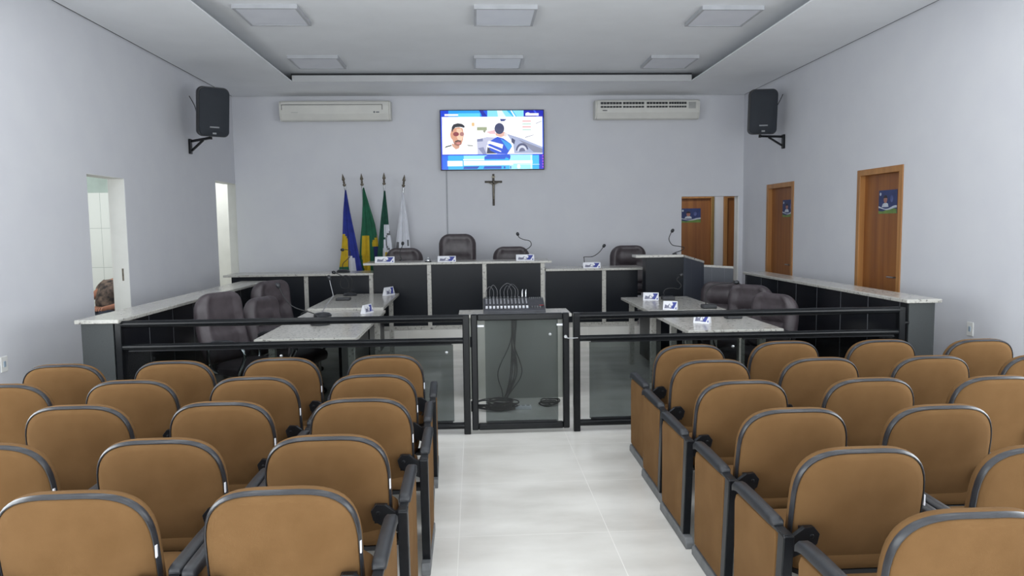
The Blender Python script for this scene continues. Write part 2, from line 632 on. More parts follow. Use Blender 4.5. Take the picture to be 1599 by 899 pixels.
# doors in the right wall (and the corridor)
def poster(parent_loc, rz, w, h, label, seed):
    """printed poster facing local -Y, drawn in its own material slots"""
    o = thing('poster', label, 'poster', parent_loc, rz, 'posters on the wooden doors')
    mb = MB()
    mb.box(-w / 2, w / 2, -0.003, 0, -h / 2, h / 2, 0)
    y = -0.0034
    X = lambda u: -w / 2 + u * w
    Z = lambda v: -h / 2 + v * h
    mb.poly([(X(0), y, Z(0)), (X(1), y, Z(0)), (X(1), y, Z(0.20))] + [(X(1 - i / 10), y, Z(0.16 + 0.06 * math.sin(i * 0.55 + seed))) for i in range(11)], 2)
    top = [(X(i / 12), y - 0.0003, Z(0.27 + 0.07 * math.cos(i * 0.5 + 0.6))) for i in range(13)]
    bot = [(X(1 - i / 12), y - 0.0003, Z(0.20 + 0.05 * math.cos((12 - i) * 0.5 + 0.2))) for i in range(13)]
    mb.poly(bot[::-1][::-1] + top, 1)
    cx = 0.38
    mb.poly([(X(cx - 0.2), y - 0.0006, Z(0.28)), (X(cx + 0.18), y - 0.0006, Z(0.28)), (X(cx + 0.14), y - 0.0006, Z(0.42)), (X(cx), y - 0.0006, Z(0.48)), (X(cx - 0.14), y - 0.0006, Z(0.42))], 1)
    mb.poly([(X(cx + 0.10 * math.cos(a)), y - 0.0009, Z(0.60 + 0.16 * math.sin(a))) for a in [2 * PI * i / 14 for i in range(14)]], 3)
    mb.poly([(X(cx + 0.105 * math.cos(a)), y - 0.0012, Z(0.66 + 0.13 * math.sin(a))) for a in [PI * i / 9 for i in range(10)]], 4)
    mb.poly([(X(0.72 + 0.08 * math.cos(a)), y - 0.0009, Z(0.62 + 0.15 * math.sin(a))) for a in [2 * PI * i / 12 for i in range(12)]], 5)
    mb.poly([(X(0.10 + 0.05 * math.cos(a)), y - 0.0009, Z(0.84 + 0.07 * math.sin(a))) for a in [2 * PI * i / 12 for i in range(12)]], 1)
    mb.obj('print', [blue2_m, posterwhite_m, postergreen_m, skinprint_m, hairprint_m, blue3_m], o, smooth=0)
    return o


blue2_m = mat('poster_blue', '#2c3a6c', 0.4, noise=10, col2='#22305c')
blue3_m = mat('poster_blue_light', '#566091', 0.4, noise=20, col2='#3b4678')
posterwhite_m = mat('poster_white', '#c3c9d2', 0.4, noise=20, col2='#b0b8c4')
postergreen_m = mat('poster_green', '#6f8a45', 0.4, noise=14, col2='#5c7a3a')
skinprint_m = mat('poster_skin', '#a9776a', 0.4, noise=16, col2='#95655a')
hairprint_m = mat('poster_hair', '#2a2428', 0.4, noise=16)


def wood_door(name, y0, y1, ztop):
    """door in the right wall, seen from -X"""
    d = thing(name, None, None)
    d['kind'] = 'structure'
    x = XR
    fr = MB()
    t = 0.065
    fr.box(x - 0.012, x + WT, y0, y0 + t, 0, ztop)
    fr.box(x - 0.012, x + WT, y1 - t, y1, 0, ztop)
    fr.box(x - 0.012, x + WT, y0 + t, y1 - t, ztop - t, ztop)
    fr.obj('door_frame', framewood_m, d, bevel=0.004)
    MB().box(x + 0.05, x + 0.085, y0 + t, y1 - t, 0.005, ztop - t).obj('door_leaf', doorwood_m, d, smooth=0)
    hd = MB()
    hd.lathe([(0.026, 0), (0.026, 0.008)], (x + 0.05, y0 + t + 0.07, 1.02), 14, axis='X')
    hd.tube([(x + 0.05, y0 + t + 0.07, 1.02), (x + 0.0, y0 + t + 0.07, 1.02), (x + 0.0, y0 + t + 0.18, 1.02)], 0.008)
    hd.obj('door_handle', silver_m, d)
    return d


wood_door('door_1', 7.13, 8.0, 2.16)
wood_door('door_2', 9.63, 10.53, 2.145)
poster((XR + 0.05, 7.48, 1.80), R(-90), 0.34, 0.245, 'blue poster with a portrait on the nearer wooden door of the right wall', 0.2)
poster((XR + 0.05, 9.91, 1.79), R(-90), 0.37, 0.235, 'blue poster on the wooden door next to the back corner of the right wall', 1.0)


def corridor_door(name, x0, x1, z1):
    d = thing(name, None, None)
    d['kind'] = 'structure'
    fr = MB()
    t = 0.06
    fr.box(x0, x0 + t, 12.85, 13.0, 0, z1)
    fr.box(x1 - t, x1, 12.85, 13.0, 0, z1)
    fr.box(x0 + t, x1 - t, 12.85, 13.0, z1 - t, z1)
    fr.obj('door_frame', framewood_m, d, bevel=0.003)
    MB().box(x0 + t, x1 - t, 12.90, 12.94, 0.005, z1 - t).obj('door_leaf', doorwood_m, d, smooth=0)
    return d


corridor_door('door_3', 3.60, 4.27, 2.10)
corridor_door('door_4', 4.45, 5.2, 2.10)
poster((3.86, 12.90, 1.74), 0, 0.36, 0.25, 'blue poster on the corridor door seen through the right back opening', 0.6)
struct('window_4', MB().box(4.205, 4.245, 12.78, 12.80, 0.01, 2.08), clear_m, smooth=0)
jm = MB()
jm.box(4.196, 4.212, YB - 0.004, YB + 0.154, 0, 2.02)
struct('trim_3', jm, white_m, smooth=0)

# sliding glass door pushed behind the left wall, only its edge shows
d5 = struct('door_5', MB().box(XL - WT - 0.03, XL - WT - 0.015, 6.35, 7.19, 0.01, 2.12), clear_m, smooth=0)
MB().box(XL - WT - 0.033, XL - WT - 0.012, 7.188, 7.198, 0.01, 2.12).obj('glass_edge', edgeglass_m, d5, smooth=0)
MB().box(XL - WT - 0.05, XL - 0.02, 7.152, 7.165, 1.96, 2.13).obj('clamp', steel_m, d5, bevel=0.003)
k = MB()
k.box(XL - 0.075, XL - 0.055, 7.893, 7.90, 1.07, 1.20)
d5b = k.obj('strike_plate', bronze_m, d5, bevel=0.002)
# white jambs of the left openings
jb = MB()
jb.box(XL - WT, XL - 0.002, 7.894, 7.902, 0, 2.14)
jb.box(XL - WT, XL - 0.002, 7.15, 7.9, 2.134, 2.142)
jb.box(XL - WT, XL - 0.002, 7.148, 7.156, 0, 2.14)
struct('trim_4', jb, white_m, smooth=0)
jb = MB()
jb.box(XL - WT, XL - 0.002, 10.62, YB - 0.006, 2.284, 2.291)
jb.box(XL - WT, XL - 0.02, YB - 0.001, YB + 0.14, 2.29, 3.0)
struct('trim_5', jb, white_m, smooth=0)


# ------------------------------------------------------------------ half walls beside the plenary floor
def half_wall(label, x0, x1, t0, t1, ya, yb, ztop, inner):
    h = thing('half_wall', label, 'half wall', ((x0 + x1) / 2, ya, 0), 0, 'granite topped half walls')
    M = Matrix.Translation((-(x0 + x1) / 2, -ya, 0))
    o = MB().box(x0, x1, ya + 0.02, yb, 0, ztop - 0.03).obj('tiled_body', btile_m, h, smooth=0, M=M)
    # keep the tile pattern in room coordinates
    MB().box(x0, x1, ya, ya + 0.02, 0, ztop - 0.03).obj('end_panel', grey_gran_m, h, smooth=0, M=M)
    MB().box(t0, t1, ya - 0.03, yb, ztop - 0.03, ztop).obj('countertop', granite_m, h, bevel=0.006, M=M)
    return h


half_wall('black tiled half wall with pale granite top along the left aisle, before the tiled room doorway', -2.915, -2.685, -2.95, -2.63, 5.52, 9.36, 0.945, 1)
half_wall('black tiled half wall with pale granite top along the right aisle, before the two wooden doors', 3.41, 3.62, 3.375, 3.66, 5.55, 9.04, 0.985, -1)

# ------------------------------------------------------------------ dais
dp = MB().box(-3.05, 2.60, 9.40, YB - 0.005, 0, 0.27).obj('dais_platform', floor_m, smooth=0)
tag(dp, 'low raised platform of pale tiles under the long granite desk', 'platform')


def granite_desk(name, label, x0, x1, tx0, tx1, yf, yb, ztop, posts, base=True):
    d = thing(name, label, 'desk', ((x0 + x1) / 2, yf, 0.27), 0, 'granite desk sections on the dais')
    M = Matrix.Translation((-(x0 + x1) / 2, -yf, -0.27))
    MB().box(tx0, tx1, yf - 0.05, yb, ztop - 0.03, ztop).obj('countertop', granite_m, d, bevel=0.005, M=M)
    zs = 0.315 if base else 0.27
    ps = sorted(posts)
    for p in ps:
        MB().box(p - 0.026, p + 0.026, yf - 0.012, yf + 0.05, zs, ztop - 0.03).obj('granite_post', granite_m, d, smooth=0, M=M)
    edges = [x0] + ps + [x1]
    for a, b in zip(edges[:-1], edges[1:]):
        if b - a < 0.12:
            continue
        a2 = a + (0.026 if a in ps else 0)
        b2 = b - (0.026 if b in ps else 0)
        MB().box(a2, b2, yf, yf + 0.03, zs, ztop - 0.03).obj('front_panel', black_m, d, smooth=0, M=M)
    if base:
        MB().box(x0, x1, yf - 0.015, yf + 0.05, 0.27, zs).obj('base_strip', granite_m, d, smooth=0, M=M)
    MB().box(x1 - 0.03, x1, yf + 0.05, yb - 0.1, 0.27, ztop - 0.03).obj('side_slab', granite_m, d, smooth=0, M=M)
    return d


granite_desk('dais_desk', 'tall middle section of the granite desk, below the television, with three black panels', -1.305, 0.92, -1.43, 1.0, 9.50, 10.02, 1.142, [-0.59, 0.126, 0.885])
granite_desk('dais_desk', 'lower left section of the granite desk, in front of the flags', -3.13, -1.312, -3.22, -1.31, 9.56, 10.06, 1.012, [-2.18, -1.345])
granite_desk('dais_desk', 'lower right section of the granite desk, between the tall section and the lectern', 0.93, 2.15, 0.925, 2.245, 9.54, 10.06, 1.03, [1.70])

lc = thing('lectern', 'tall black granite lectern with pale granite top at right end of the desk', 'lectern', (2.38, 9.1, 0))
M = Matrix.Translation((-2.38, -9.1, 0))
MB().box(2.155, 2.636, 9.10, 9.28, 0, 1.178).obj('body', black_m, lc, smooth=0, M=M)
MB().prism([(2.02, 9.06), (2.625, 9.06), (2.625, 9.30), (2.02, 9.30)], 1.178, 1.21, 'Z').obj('top', granite_m, lc, bevel=0.004, M=M)
rwl = thing('ramp_wall', 'slate tiled low wall with sloping granite coping, right of the lectern', 'low wall', (2.98, 9.3, 0))
M = Matrix.Translation((-2.98, -9.3, 0))
pts = [(2.65, 9.09, 1.20), (2.98, 9.36, 1.105), (3.35, 9.30, 1.04)]
bd, cp = MB(), MB()
for (a, b, zz) in ((pts[0], pts[1], (1.20, 1.11)), (pts[1], pts[2], (1.06, 1.035))):
    dx, dy = b[0] - a[0], b[1] - a[1]
    l = math.hypot(dx, dy)
    nx, ny = -dy / l * 0.02, dx / l * 0.02
    za, zb = zz
    vs = [(a[0], a[1], 0), (b[0], b[1], 0), (b[0] + nx, b[1] + ny, 0), (a[0] + nx, a[1] + ny, 0),
          (a[0], a[1], za - 0.025), (b[0], b[1], zb - 0.025), (b[0] + nx, b[1] + ny, zb - 0.025), (a[0] + nx, a[1] + ny, za - 0.025)]
    FS = [(0, 3, 2, 1), (4, 5, 6, 7), (0, 1, 5, 4), (1, 2, 6, 5), (2, 3, 7, 6), (3, 0, 4, 7)]
    bd.add(vs, FS)
    o = 0.2
    vs2 = [(p[0] - nx * o, p[1] - ny * o, p[2]) for p in (vs[4], vs[5])] + [(p[0] + nx * o, p[1] + ny * o, p[2]) for p in (vs[6], vs[7])]
    cp.add(vs2 + [(p[0], p[1], p[2] + 0.027) for p in vs2], FS)
bd.obj('tiled_body', stile_m, rwl, smooth=0, M=M)
cp.obj('coping', granite_m, rwl, smooth=0, M=M)


# ------------------------------------------------------------------ plenary tables
def table(label, x0, x1, y0, y1, zt, legs_y, inner):
    t = thing('granite_table', label, 'table', ((x0 + x1) / 2, (y0 + y1) / 2, 0), 0, 'granite tables on the plenary floor')
    M = Matrix.Translation((-(x0 + x1) / 2, -(y0 + y1) / 2, 0))
    MB().box(x0, x1, y0, y1, zt - 0.032, zt).obj('tabletop', granite_m, t, bevel=0.006, M=M)
    for y in legs_y:
        for x in (x0 + 0.08, x1 - 0.08):
            MB().box(x - 0.025, x + 0.025, y - 0.03, y + 0.03, 0, zt - 0.032).obj('leg', granite_m, t, smooth=0, M=M)
    xm = x1 - 0.18 if inner > 0 else x0 + 0.18
    MB().box(xm - 0.012, xm + 0.012, legs_y[0] + 0.03, legs_y[1] - 0.03, 0.12, zt - 0.032).obj('modesty_panel', black_m, t, smooth=0, M=M)
    return t


table('granite table in the left pair, the one nearest the railing', -1.74, -0.94, 5.77, 7.68, 0.735, (6.0, 7.58), 1)
table('granite table in the left pair, the one next to the dais', -1.76, -0.965, 7.70, 9.34, 0.76, (7.78, 9.1), 1)
table('granite table in the right pair, the one nearest the railing', 1.69, 2.47, 5.69, 7.04, 0.75, (5.95, 6.42), -1)
table('granite table in the right pair, the one next to the lectern', 1.70, 2.48, 7.06, 8.42, 0.75, (7.2, 8.2), -1)

# ------------------------------------------------------------------ pulpit desk with mixer behind the gate
pd = thing('pulpit_desk', 'pale granite stand right behind the glass gate, carrying the sound mixer', 'stand', (0.36, 6.6, 0))
M = Matrix.Translation((-0.36, -6.6, 0))
MB().box(-0.155, 0.88, 6.60, 7.02, 0.765, 0.795).obj('top', granite_m, pd, bevel=0.005, M=M)
for x in (-0.09, 0.80):
    MB().box(x, x + 0.03, 6.66, 6.98, 0, 0.765).obj('side_slab', granite_m, pd, smooth=0, M=M)
MB().box(-0.06, 0.80, 6.68, 6.71, 0, 0.765).obj('front_panel', mat('shaded_granite', '#8f918c', 0.5, noise=3.0, col2='#83857f'), pd, smooth=0, M=M)  # pale granite panel, its shade painted in as a darker grey

mx = thing('sound_mixer', 'long grey sound mixer with white faders on the stand behind the gate', 'sound mixer', (0.36, 6.78, 0.795))
mprof = [(-0.14, 0.0), (0.18, 0.0), (0.18, 0.115), (0.12, 0.12), (-0.13, 0.03), (-0.14, 0.02)]
MB().prism(mprof, -0.285, 0.285, 'X').obj('body', mat('mixer_grey', '#3a3b41', 0.5, noise=20, col2='#303137'), mx, bevel=0.005)
slope = math.atan2(0.09, 0.25)


def mix_at(x, s, h=0.0):
    """point on sloping face, s 0..1 front to back"""
    y = -0.13 + 0.25 * s
    z = 0.03 + 0.09 * s
    return Vector((x, y - h * math.sin(slope), z + h * math.cos(slope)))


strips = MB()
for i in range(12):
    x = -0.255 + i * 0.034
    p, q = mix_at(x, 0.12, 0.001), mix_at(x, 0.50, 0.001)
    strips.beam(p, q, 0.004, 0.002)
strips.obj('fader_slots', steel_m, mx, smooth=0)
for i in range(12):
    x = -0.255 + i * 0.034
    fb = MB()
    fb.beam(mix_at(x, 0.15, 0.010), mix_at(x, 0.24, 0.010), 0.020, 0.020)
    fb.obj('fader', paper_m, mx, bevel=0.003)
for i in range(12):
    x = -0.255 + i * 0.034
    kb = MB()
    for s in (0.55, 0.68, 0.81):
        kb.tube([mix_at(x, s, 0), mix_at(x, s, 0.016)], 0.007, 8)
    kb.obj('knob_column', mat('knob_grey', '#9a9ba1', 0.4, noise=30, col2='#7c7d83'), mx)
jk = MB()
for i in range(12):
    x = -0.255 + i * 0.034
    jk.tube([mix_at(x, 0.93, 0), mix_at(x, 0.93, 0.022)], 0.010, 8)
for i in range(7):
    jk.tube([mix_at(0.155 + i * 0.019, 0.95, 0), mix_at(0.155 + i * 0.019, 0.95, 0.01)], 0.007, 8)
for i in range(4):
    jk.tube([mix_at(0.165 + i * 0.025, 0.2, 0), mix_at(0.165 + i * 0.025, 0.2, 0.014)], 0.008, 8)
jk.obj('jack_sockets', silver_m, mx)
MB().lathe([(0.022, 0), (0.022, 0.003)], mix_at(0.255, 0.38, 0.0), 16).obj('badge', red_m, mx)
ends = [(-0.255, -0.187), (-0.221, -0.153), (-0.119, 0.017), (-0.085, -0.017), (-0.051, 0.043)]
pc = 0
for i, (a, b) in enumerate(ends):
    h = 0.10 + 0.012 * (i % 3)
    pa, pb = mix_at(a, 0.93, 0.02), mix_at(b, 0.93, 0.02)
    cpts = smoothpts([pa, pa + Vector((0, 0.01, h * 0.6)), (pa + pb) / 2 + Vector((0, 0.01 + 0.03 * i, h)), pb + Vector((0, 0.01, h * 0.6)), pb], 6)
    tag(MB().tube([Vector((0.36, 6.78, 0.795)) + p for p in cpts], 0.0035, 6).obj('patch_cable', mat('cable_grey', '#4b4c50', 0.5, noise=20)),
        'thin grey patch cable looping over the sound mixer', 'cable', 'patch cables on the sound mixer')
for x in (0.085, 0.119):
    p = Vector((0.36, 6.78, 0.795)) + mix_at(x, 0.93, 0.021)
    tag(MB().tube([p, p + Vector((0, 0.004, 0.05)), p + Vector((0.006, 0.01, 0.07))], [0.006, 0.006, 0.003], 8).obj('silver_plug', silver_m),
        'silver jack plug standing upright in the sound mixer', 'plug', 'jack plugs standing in the mixer')

cable_m = mat('black_cable', '#1d1e20', 0.5, noise=15, col2='#151618')
cb = thing('cable_bundle', 'bundle of black cables hanging behind the glass gate', 'cable', (0.34, 6.58, 0))
rnd = random.Random(3)
for i in range(9):
    x0 = 0.345 + rnd.uniform(-0.02, 0.03)
    sp = rnd.uniform(-0.13, 0.10)
    y = 6.575 + rnd.uniform(-0.02, 0.012)
    pts = [(x0, 6.63, 0.762), (x0 + 0.002, y + 0.005, 0.72), (x0 - 0.01 + sp * 0.2, y, 0.52), (x0 - 0.02 + sp, y, 0.27), (x0 - 0.06 + sp * 0.4, y - 0.02, 0.10), (x0 - 0.1, y - 0.05, 0.012)]
    MB().tube(smoothpts([(p[0] - 0.34, p[1] - 6.58, p[2]) for p in pts], 6), 0.005, 6).obj('cable_strand', cable_m, cb)


def coil(name, label, cx, cy, rx, ry, n, seed):
    t = thing(name, label, 'cable', (cx, cy, 0), 0, 'cable coils on the floor')
    rr = random.Random(seed)
    for i in range(n):
        kx, ky = rx * rr.uniform(0.45, 1.0), ry * rr.uniform(0.45, 1.0)
        ox, oy = rr.uniform(-0.4, 0.4) * rx, rr.uniform(-0.3, 0.3) * ry
        z = 0.006 + 0.007 * i
        ph = rr.uniform(0, 6)
        MB().tube([(ox + kx * math.cos(a), oy + ky * math.sin(a), z + 0.004 * math.sin(3 * a + ph)) for a in [2 * PI * j / 28 for j in range(28)]], 0.006, 6, loop=True).obj('cable_loop', cable_m, t)
    return t


coil('cable_coil', 'large tangle of black cable on the floor behind the left half of the gate', 0.17, 6.30, 0.17, 0.15, 11, 5)
coil('cable_coil', 'small tangle of black cable on the floor behind the right half of the gate', 0.66, 6.40, 0.10, 0.10, 6, 9)
ps = thing('power_strip', 'white power strip on the floor between the two cable tangles', 'power strip', (0.405, 6.28, 0))
MB().box(-0.07, 0.07, -0.03, 0.03, 0, 0.03).obj('body', paper_m, ps, bevel=0.005)
for i in range(3):
    MB().lathe([(0.016, 0), (0.016, 0.002)], (-0.042 + 0.042 * i, 0, 0.0295), 14).obj('socket', mat('socket_grey', '#8e9092', 0.5, noise=10), ps)


# ------------------------------------------------------------------ railing and gate
def railing(label, x0, x1, post_x, far_x):
    r = thing('railing', label, 'railing', ((x0 + x1) / 2, 5.55, 0), 0, 'black steel railings with smoked glass')
    cx = (x0 + x1) / 2
    Y = 0
    t = MB()
    t.tube([(x0 - cx, Y, 0.902), (x1 - cx, Y, 0.902)], 0.027, 14)
    t.obj('top_rail', rail_m, r)
    t = MB()
    t.tube([(x0 - cx, Y, 0.728), (x1 - cx, Y, 0.728)], 0.024, 14)
    t.obj('middle_rail', rail_m, r)
    t = MB()
    t.tube([(x0 - cx, Y, 0.065), (x1 - cx, Y, 0.065)], 0.026, 14)
    t.obj('bottom_rail', rail_m, r)
    for p in (post_x, far_x):
        MB().box(p - cx - 0.026, p - cx + 0.026, -0.026, 0.026, 0, 0.928).obj('post', rail_m, r, bevel=0.006)
    return r, cx


def pane(r, cx, a, b, z0, z1):
    gp = MB().box(a - cx, b - cx, -0.004, 0.004, z0, z1).obj('glass_pane', smoked_m, r, smooth=0)
    for zz in (z0 - 0.008, z1 - 0.004):
        MB().box(a - cx + 0.01, b - cx - 0.01, -0.010, 0.010, zz, zz + 0.012).obj('glazing_seal', steel_m, gp, smooth=0)
    c = MB()
    c.lathe([(0.011, 0), (0.011, 0.01), (0.004, 0.013)], (b - cx - 0.05, -0.004, z1 - 0.06), 12, axis='Y')
    c.obj('glass_clamp', silver_m, gp)


r, cx = railing('black steel railing with smoked glass, left of the gate', -2.655, -0.085, -0.075, -2.655)
pane(r, cx, -2.60, -1.42, 0.10, 0.70)
pane(r, cx, -1.40, -0.175, 0.10, 0.70)
MB().tube([(-2.685 - cx, 0, 0.80), (-2.655 - cx, 0, 0.80)], 0.012, 10).obj('wall_stud', steel_m, r)
r, cx = railing('black steel railing with smoked glass, right of the gate', 0.775, 3.345, 0.775, 3.345)
pane(r, cx, 0.875, 2.05, 0.10, 0.70)
pane(r, cx, 2.07, 3.30, 0.10, 0.70)
MB().tube([(3.345 - cx, 0, 0.80), (3.41 - cx, 0, 0.80)], 0.012, 10).obj('wall_stud', steel_m, r)
gt = thing('gate', 'black framed smoked glass gate in the middle of the railing', 'gate', (0.345, 5.55, 0))
fx0, fx1 = -0.382, 0.372
fr = MB()
for a, b in (((fx0 + 0.025, 0, 0.03), (fx0 + 0.025, 0, 0.93)), ((fx1 - 0.025, 0, 0.03), (fx1 - 0.025, 0, 0.93))):
    fr.beam(a, b, 0.05, 0.05)
fr.beam((fx0 + 0.05, 0, 0.905), (fx1 - 0.05, 0, 0.905), 0.05, 0.05)
fr.beam((fx0 + 0.05, 0, 0.055), (fx1 - 0.05, 0, 0.055), 0.05, 0.05)
fr.obj('gate_frame', rail_m, gt, bevel=0.008)
gp = MB().box(-0.275, 0.285, -0.004, 0.004, 0.085, 0.878).obj('glass_pane', smoked_m, gt, smooth=0)
s = MB()
s.box(-0.265, 0.275, -0.01, 0.01, 0.079, 0.093)
s.obj('glazing_seal', steel_m, gp, smooth=0)
c = MB()
c.lathe([(0.011, 0), (0.011, 0.01), (0.004, 0.013)], (0.225, -0.004, 0.765), 12, axis='Y')
c.obj('glass_clamp', silver_m, gp)
for x in (-0.31, 0.305):
    MB().box(x - 0.028, x + 0.028, -0.008, 0.008, 0.83, 0.845).obj('clip', paper_m, gt, bevel=0.003)
for z in (0.22, 0.72):
    MB().tube([(fx0 + 0.001, -0.02, z - 0.04), (fx0 + 0.001, -0.02, z + 0.04)], 0.010, 10).obj('hinge', rail_m, gt)
lt = MB()
lt.tube([(fx1 - 0.028, -0.03, 0.745), (fx1 - 0.012, -0.032, 0.735), (fx1 + 0.03, -0.032, 0.735), (fx1 + 0.065, -0.032, 0.737)], 0.005, 8)
lt.lathe([(0.012, 0), (0.012, 0.012)], (fx1 - 0.03, -0.025, 0.748), 10, axis='Y')
lt.obj('latch_hook', silver_m, gt)


# ------------------------------------------------------------------ executive chairs
def exec_chair(label, loc, rz, seat_z, back_h, recline, group):
    """faces +Y locally; backrest at -Y"""
    t = thing('executive_chair', label, 'chair', loc, rz, group)
    w, th = 0.265, 0.055
    NU, NV = 16, 18
    rx = R(recline)
    y0, z0 = -0.22, seat_z + 0.01
    def P(x, v, n):
        # v height along back, n forward offset
        bend = 0.05 * (v / back_h) ** 2 - 0.03 * math.sin(PI * min(1, v / back_h))
        yy, zz = n + bend, v
        return (x, y0 + yy * math.cos(rx) - zz * math.sin(rx), z0 + zz * math.cos(rx) + yy * math.sin(rx))
    def hw(v):
        r_ = 0.15
        k = max(0, (v - (back_h - r_)) / r_)
        h = w - r_ * (1 - math.sqrt(max(0, 1 - k * k)))
        r2 = 0.08
        k = max(0, (r2 - v) / r2)
        return h - r2 * (1 - math.sqrt(max(0, 1 - k * k)))
    front, rear = [], []
    for j in range(NV + 1):
        v = back_h * (1 - math.cos(PI * j / NV)) / 2
        fr_, rr_ = [], []
        for i in range(NU + 1):
            u = math.sin(-PI / 2 + PI * i / NU)
            x = u * hw(min(v, back_h * 0.9995))
            edge = (1 - abs(u) ** 5) * (1 - abs(2 * v / back_h - 1) ** 9)
            n = 0.012 + th * edge ** 0.5
            a = abs(u)
            bol = 0.028 * math.exp(-((a - 0.78) / 0.17) ** 2)
            cre = 0
            if a < 0.56:
                for cv_, d_ in ((0.50, 0.030), (0.80, 0.022), (0.22, 0.018)):
                    cre += 1.35 * d_ * math.exp(-((v / back_h - cv_) / 0.028) ** 2)
                cre += 0.012 * math.exp(-((a - 0.54) / 0.05) ** 2)
            else:
                cre += 0.02 * math.exp(-((a - 0.56) / 0.05) ** 2)
            fr_.append(P(x, v, n + (bol - cre) * min(1, edge * 1.3)))
            rr_.append(P(x, v, -0.012 - 0.028 * edge ** 0.5))
        front.append(fr_)
        rear.append(rr_)
    rs = [front[j] + rear[j][::-1] for j in range(NV + 1)]
    MB().rings(rs).obj('backrest', leather_m, t, smooth=80)
    # seat
    sm = []
    for (s, z) in ((0.80, -0.085), (0.97, -0.07), (1.0, -0.03), (0.98, 0.0), (0.9, 0.018), (0.6, 0.028)):
        sm.append([(x * s, y * s + 0.04, seat_z + z) for x, y in [(0.26 * (abs(math.cos(a)) ** 0.45) * (1 if math.cos(a) >= 0 else -1), 0.25 * (abs(math.sin(a)) ** 0.45) * (1 if math.sin(a) >= 0 else -1)) for a in [2 * PI * i / 32 for i in range(32)]]])
    st = MB().rings(sm).obj('seat', leather_m, t, smooth=60)
    for sx in (-1, 1):
        am = MB()
        x = sx * 0.295
        zt = seat_z + 0.20
        loop = smoothpts([(sx * 0.24, -0.14, seat_z - 0.05), (x, -0.16, seat_z + 0.0), (x, -0.17, zt - 0.05), (x, -0.10, zt), (x, 0.08, zt + 0.005), (x, 0.20, zt - 0.03), (x, 0.22, zt - 0.10), (x, 0.16, seat_z - 0.02), (sx * 0.24, 0.12, seat_z - 0.06)], 5)
        am.tube(loop, 0.015, 10)
        ao = am.obj('armrest', chrome_m, t, smooth=60)
        pm = MB()
        pm.tube(smoothpts([(x, -0.15, zt - 0.008), (x, -0.09, zt + 0.015), (x, 0.06, zt + 0.022), (x, 0.19, zt - 0.008)], 5), 0.024, 10)
        pm.obj('arm_pad', plastic_m, ao, smooth=60)
    bs = MB()
    bs.tube([(0, 0.03, 0.07), (0, 0.03, seat_z - 0.12)], 0.03, 14)
    bs.box(-0.1, 0.1, -0.09, 0.15, seat_z - 0.13, seat_z - 0.08)
    bs.obj('gas_column', plastic_m, t)
    bo = MB()
    for i in range(5):
        a = 2 * PI * i / 5 + 0.3
        bo.beam((0, 0.03, 0.105), (0.29 * math.cos(a), 0.03 + 0.29 * math.sin(a), 0.075), 0.05, 0.032)
    base = bo.obj('star_base', chrome_m, t, bevel=0.006)
    for i in range(5):
        a = 2 * PI * i / 5 + 0.3
        cx_, cy_ = 0.29 * math.cos(a), 0.03 + 0.29 * math.sin(a)
        cmb = MB()
        d = Vector((-math.sin(a), math.cos(a), 0))
        for s in (-1, 1):
            p = Vector((cx_, cy_, 0.027)) + d * (0.016 * s)
            cmb.tube([p - d * 0.009, p + d * 0.009], 0.026, 14)
        cmb.tube([(cx_, cy_, 0.027), (cx_, cy_, 0.07)], 0.008, 8)
        cmb.obj('caster', plastic_m, base)
    return t


GL, GD = 'leather chairs at the granite tables', 'leather chairs behind the desk'
exec_chair('brown leather chair left of the near left table, nearest the railing', (-1.98, 6.44, 0), R(-116), 0.43, 0.61, 16, GL)
exec_chair('low brown leather chair at the left tables, middle of the three', (-1.79, 7.17, 0), R(-108), 0.38, 0.55, 18, GL)
exec_chair('brown leather chair at the left tables, farthest one by the dais', (-2.00, 8.05, 0), R(-122), 0.42, 0.60, 14, GL)
exec_chair('brown leather chair at the right tables, nearest the railing', (2.62, 6.74, 0), R(118), 0.38, 0.53, 14, GL)
exec_chair('brown leather chair at the right tables, middle of the three', (2.72, 7.50, 0), R(128), 0.38, 0.55, 14, GL)
exec_chair('brown leather chair at the right tables, farthest one by the lectern', (2.80, 8.45, 0), R(140), 0.36, 0.52, 12, GL)
exec_chair('brown leather chair behind the desk, just right of the flags', (-1.0, 10.22, 0.27), R(180), 0.45, 0.57, 10, GD)
exec_chair('tall brown leather chair behind the middle of the desk, under the television', (-0.24, 10.22, 0.27), R(180), 0.48, 0.73, 8, GD)
exec_chair('brown leather chair behind the desk under the crucifix, beside an S-bent microphone', (0.53, 10.22, 0.27), R(180), 0.45, 0.57, 10, GD)
exec_chair('brown leather chair behind the lower right desk, beside the lectern', (2.24, 10.30, 0.27), R(180), 0.46, 0.55, 10, GD)


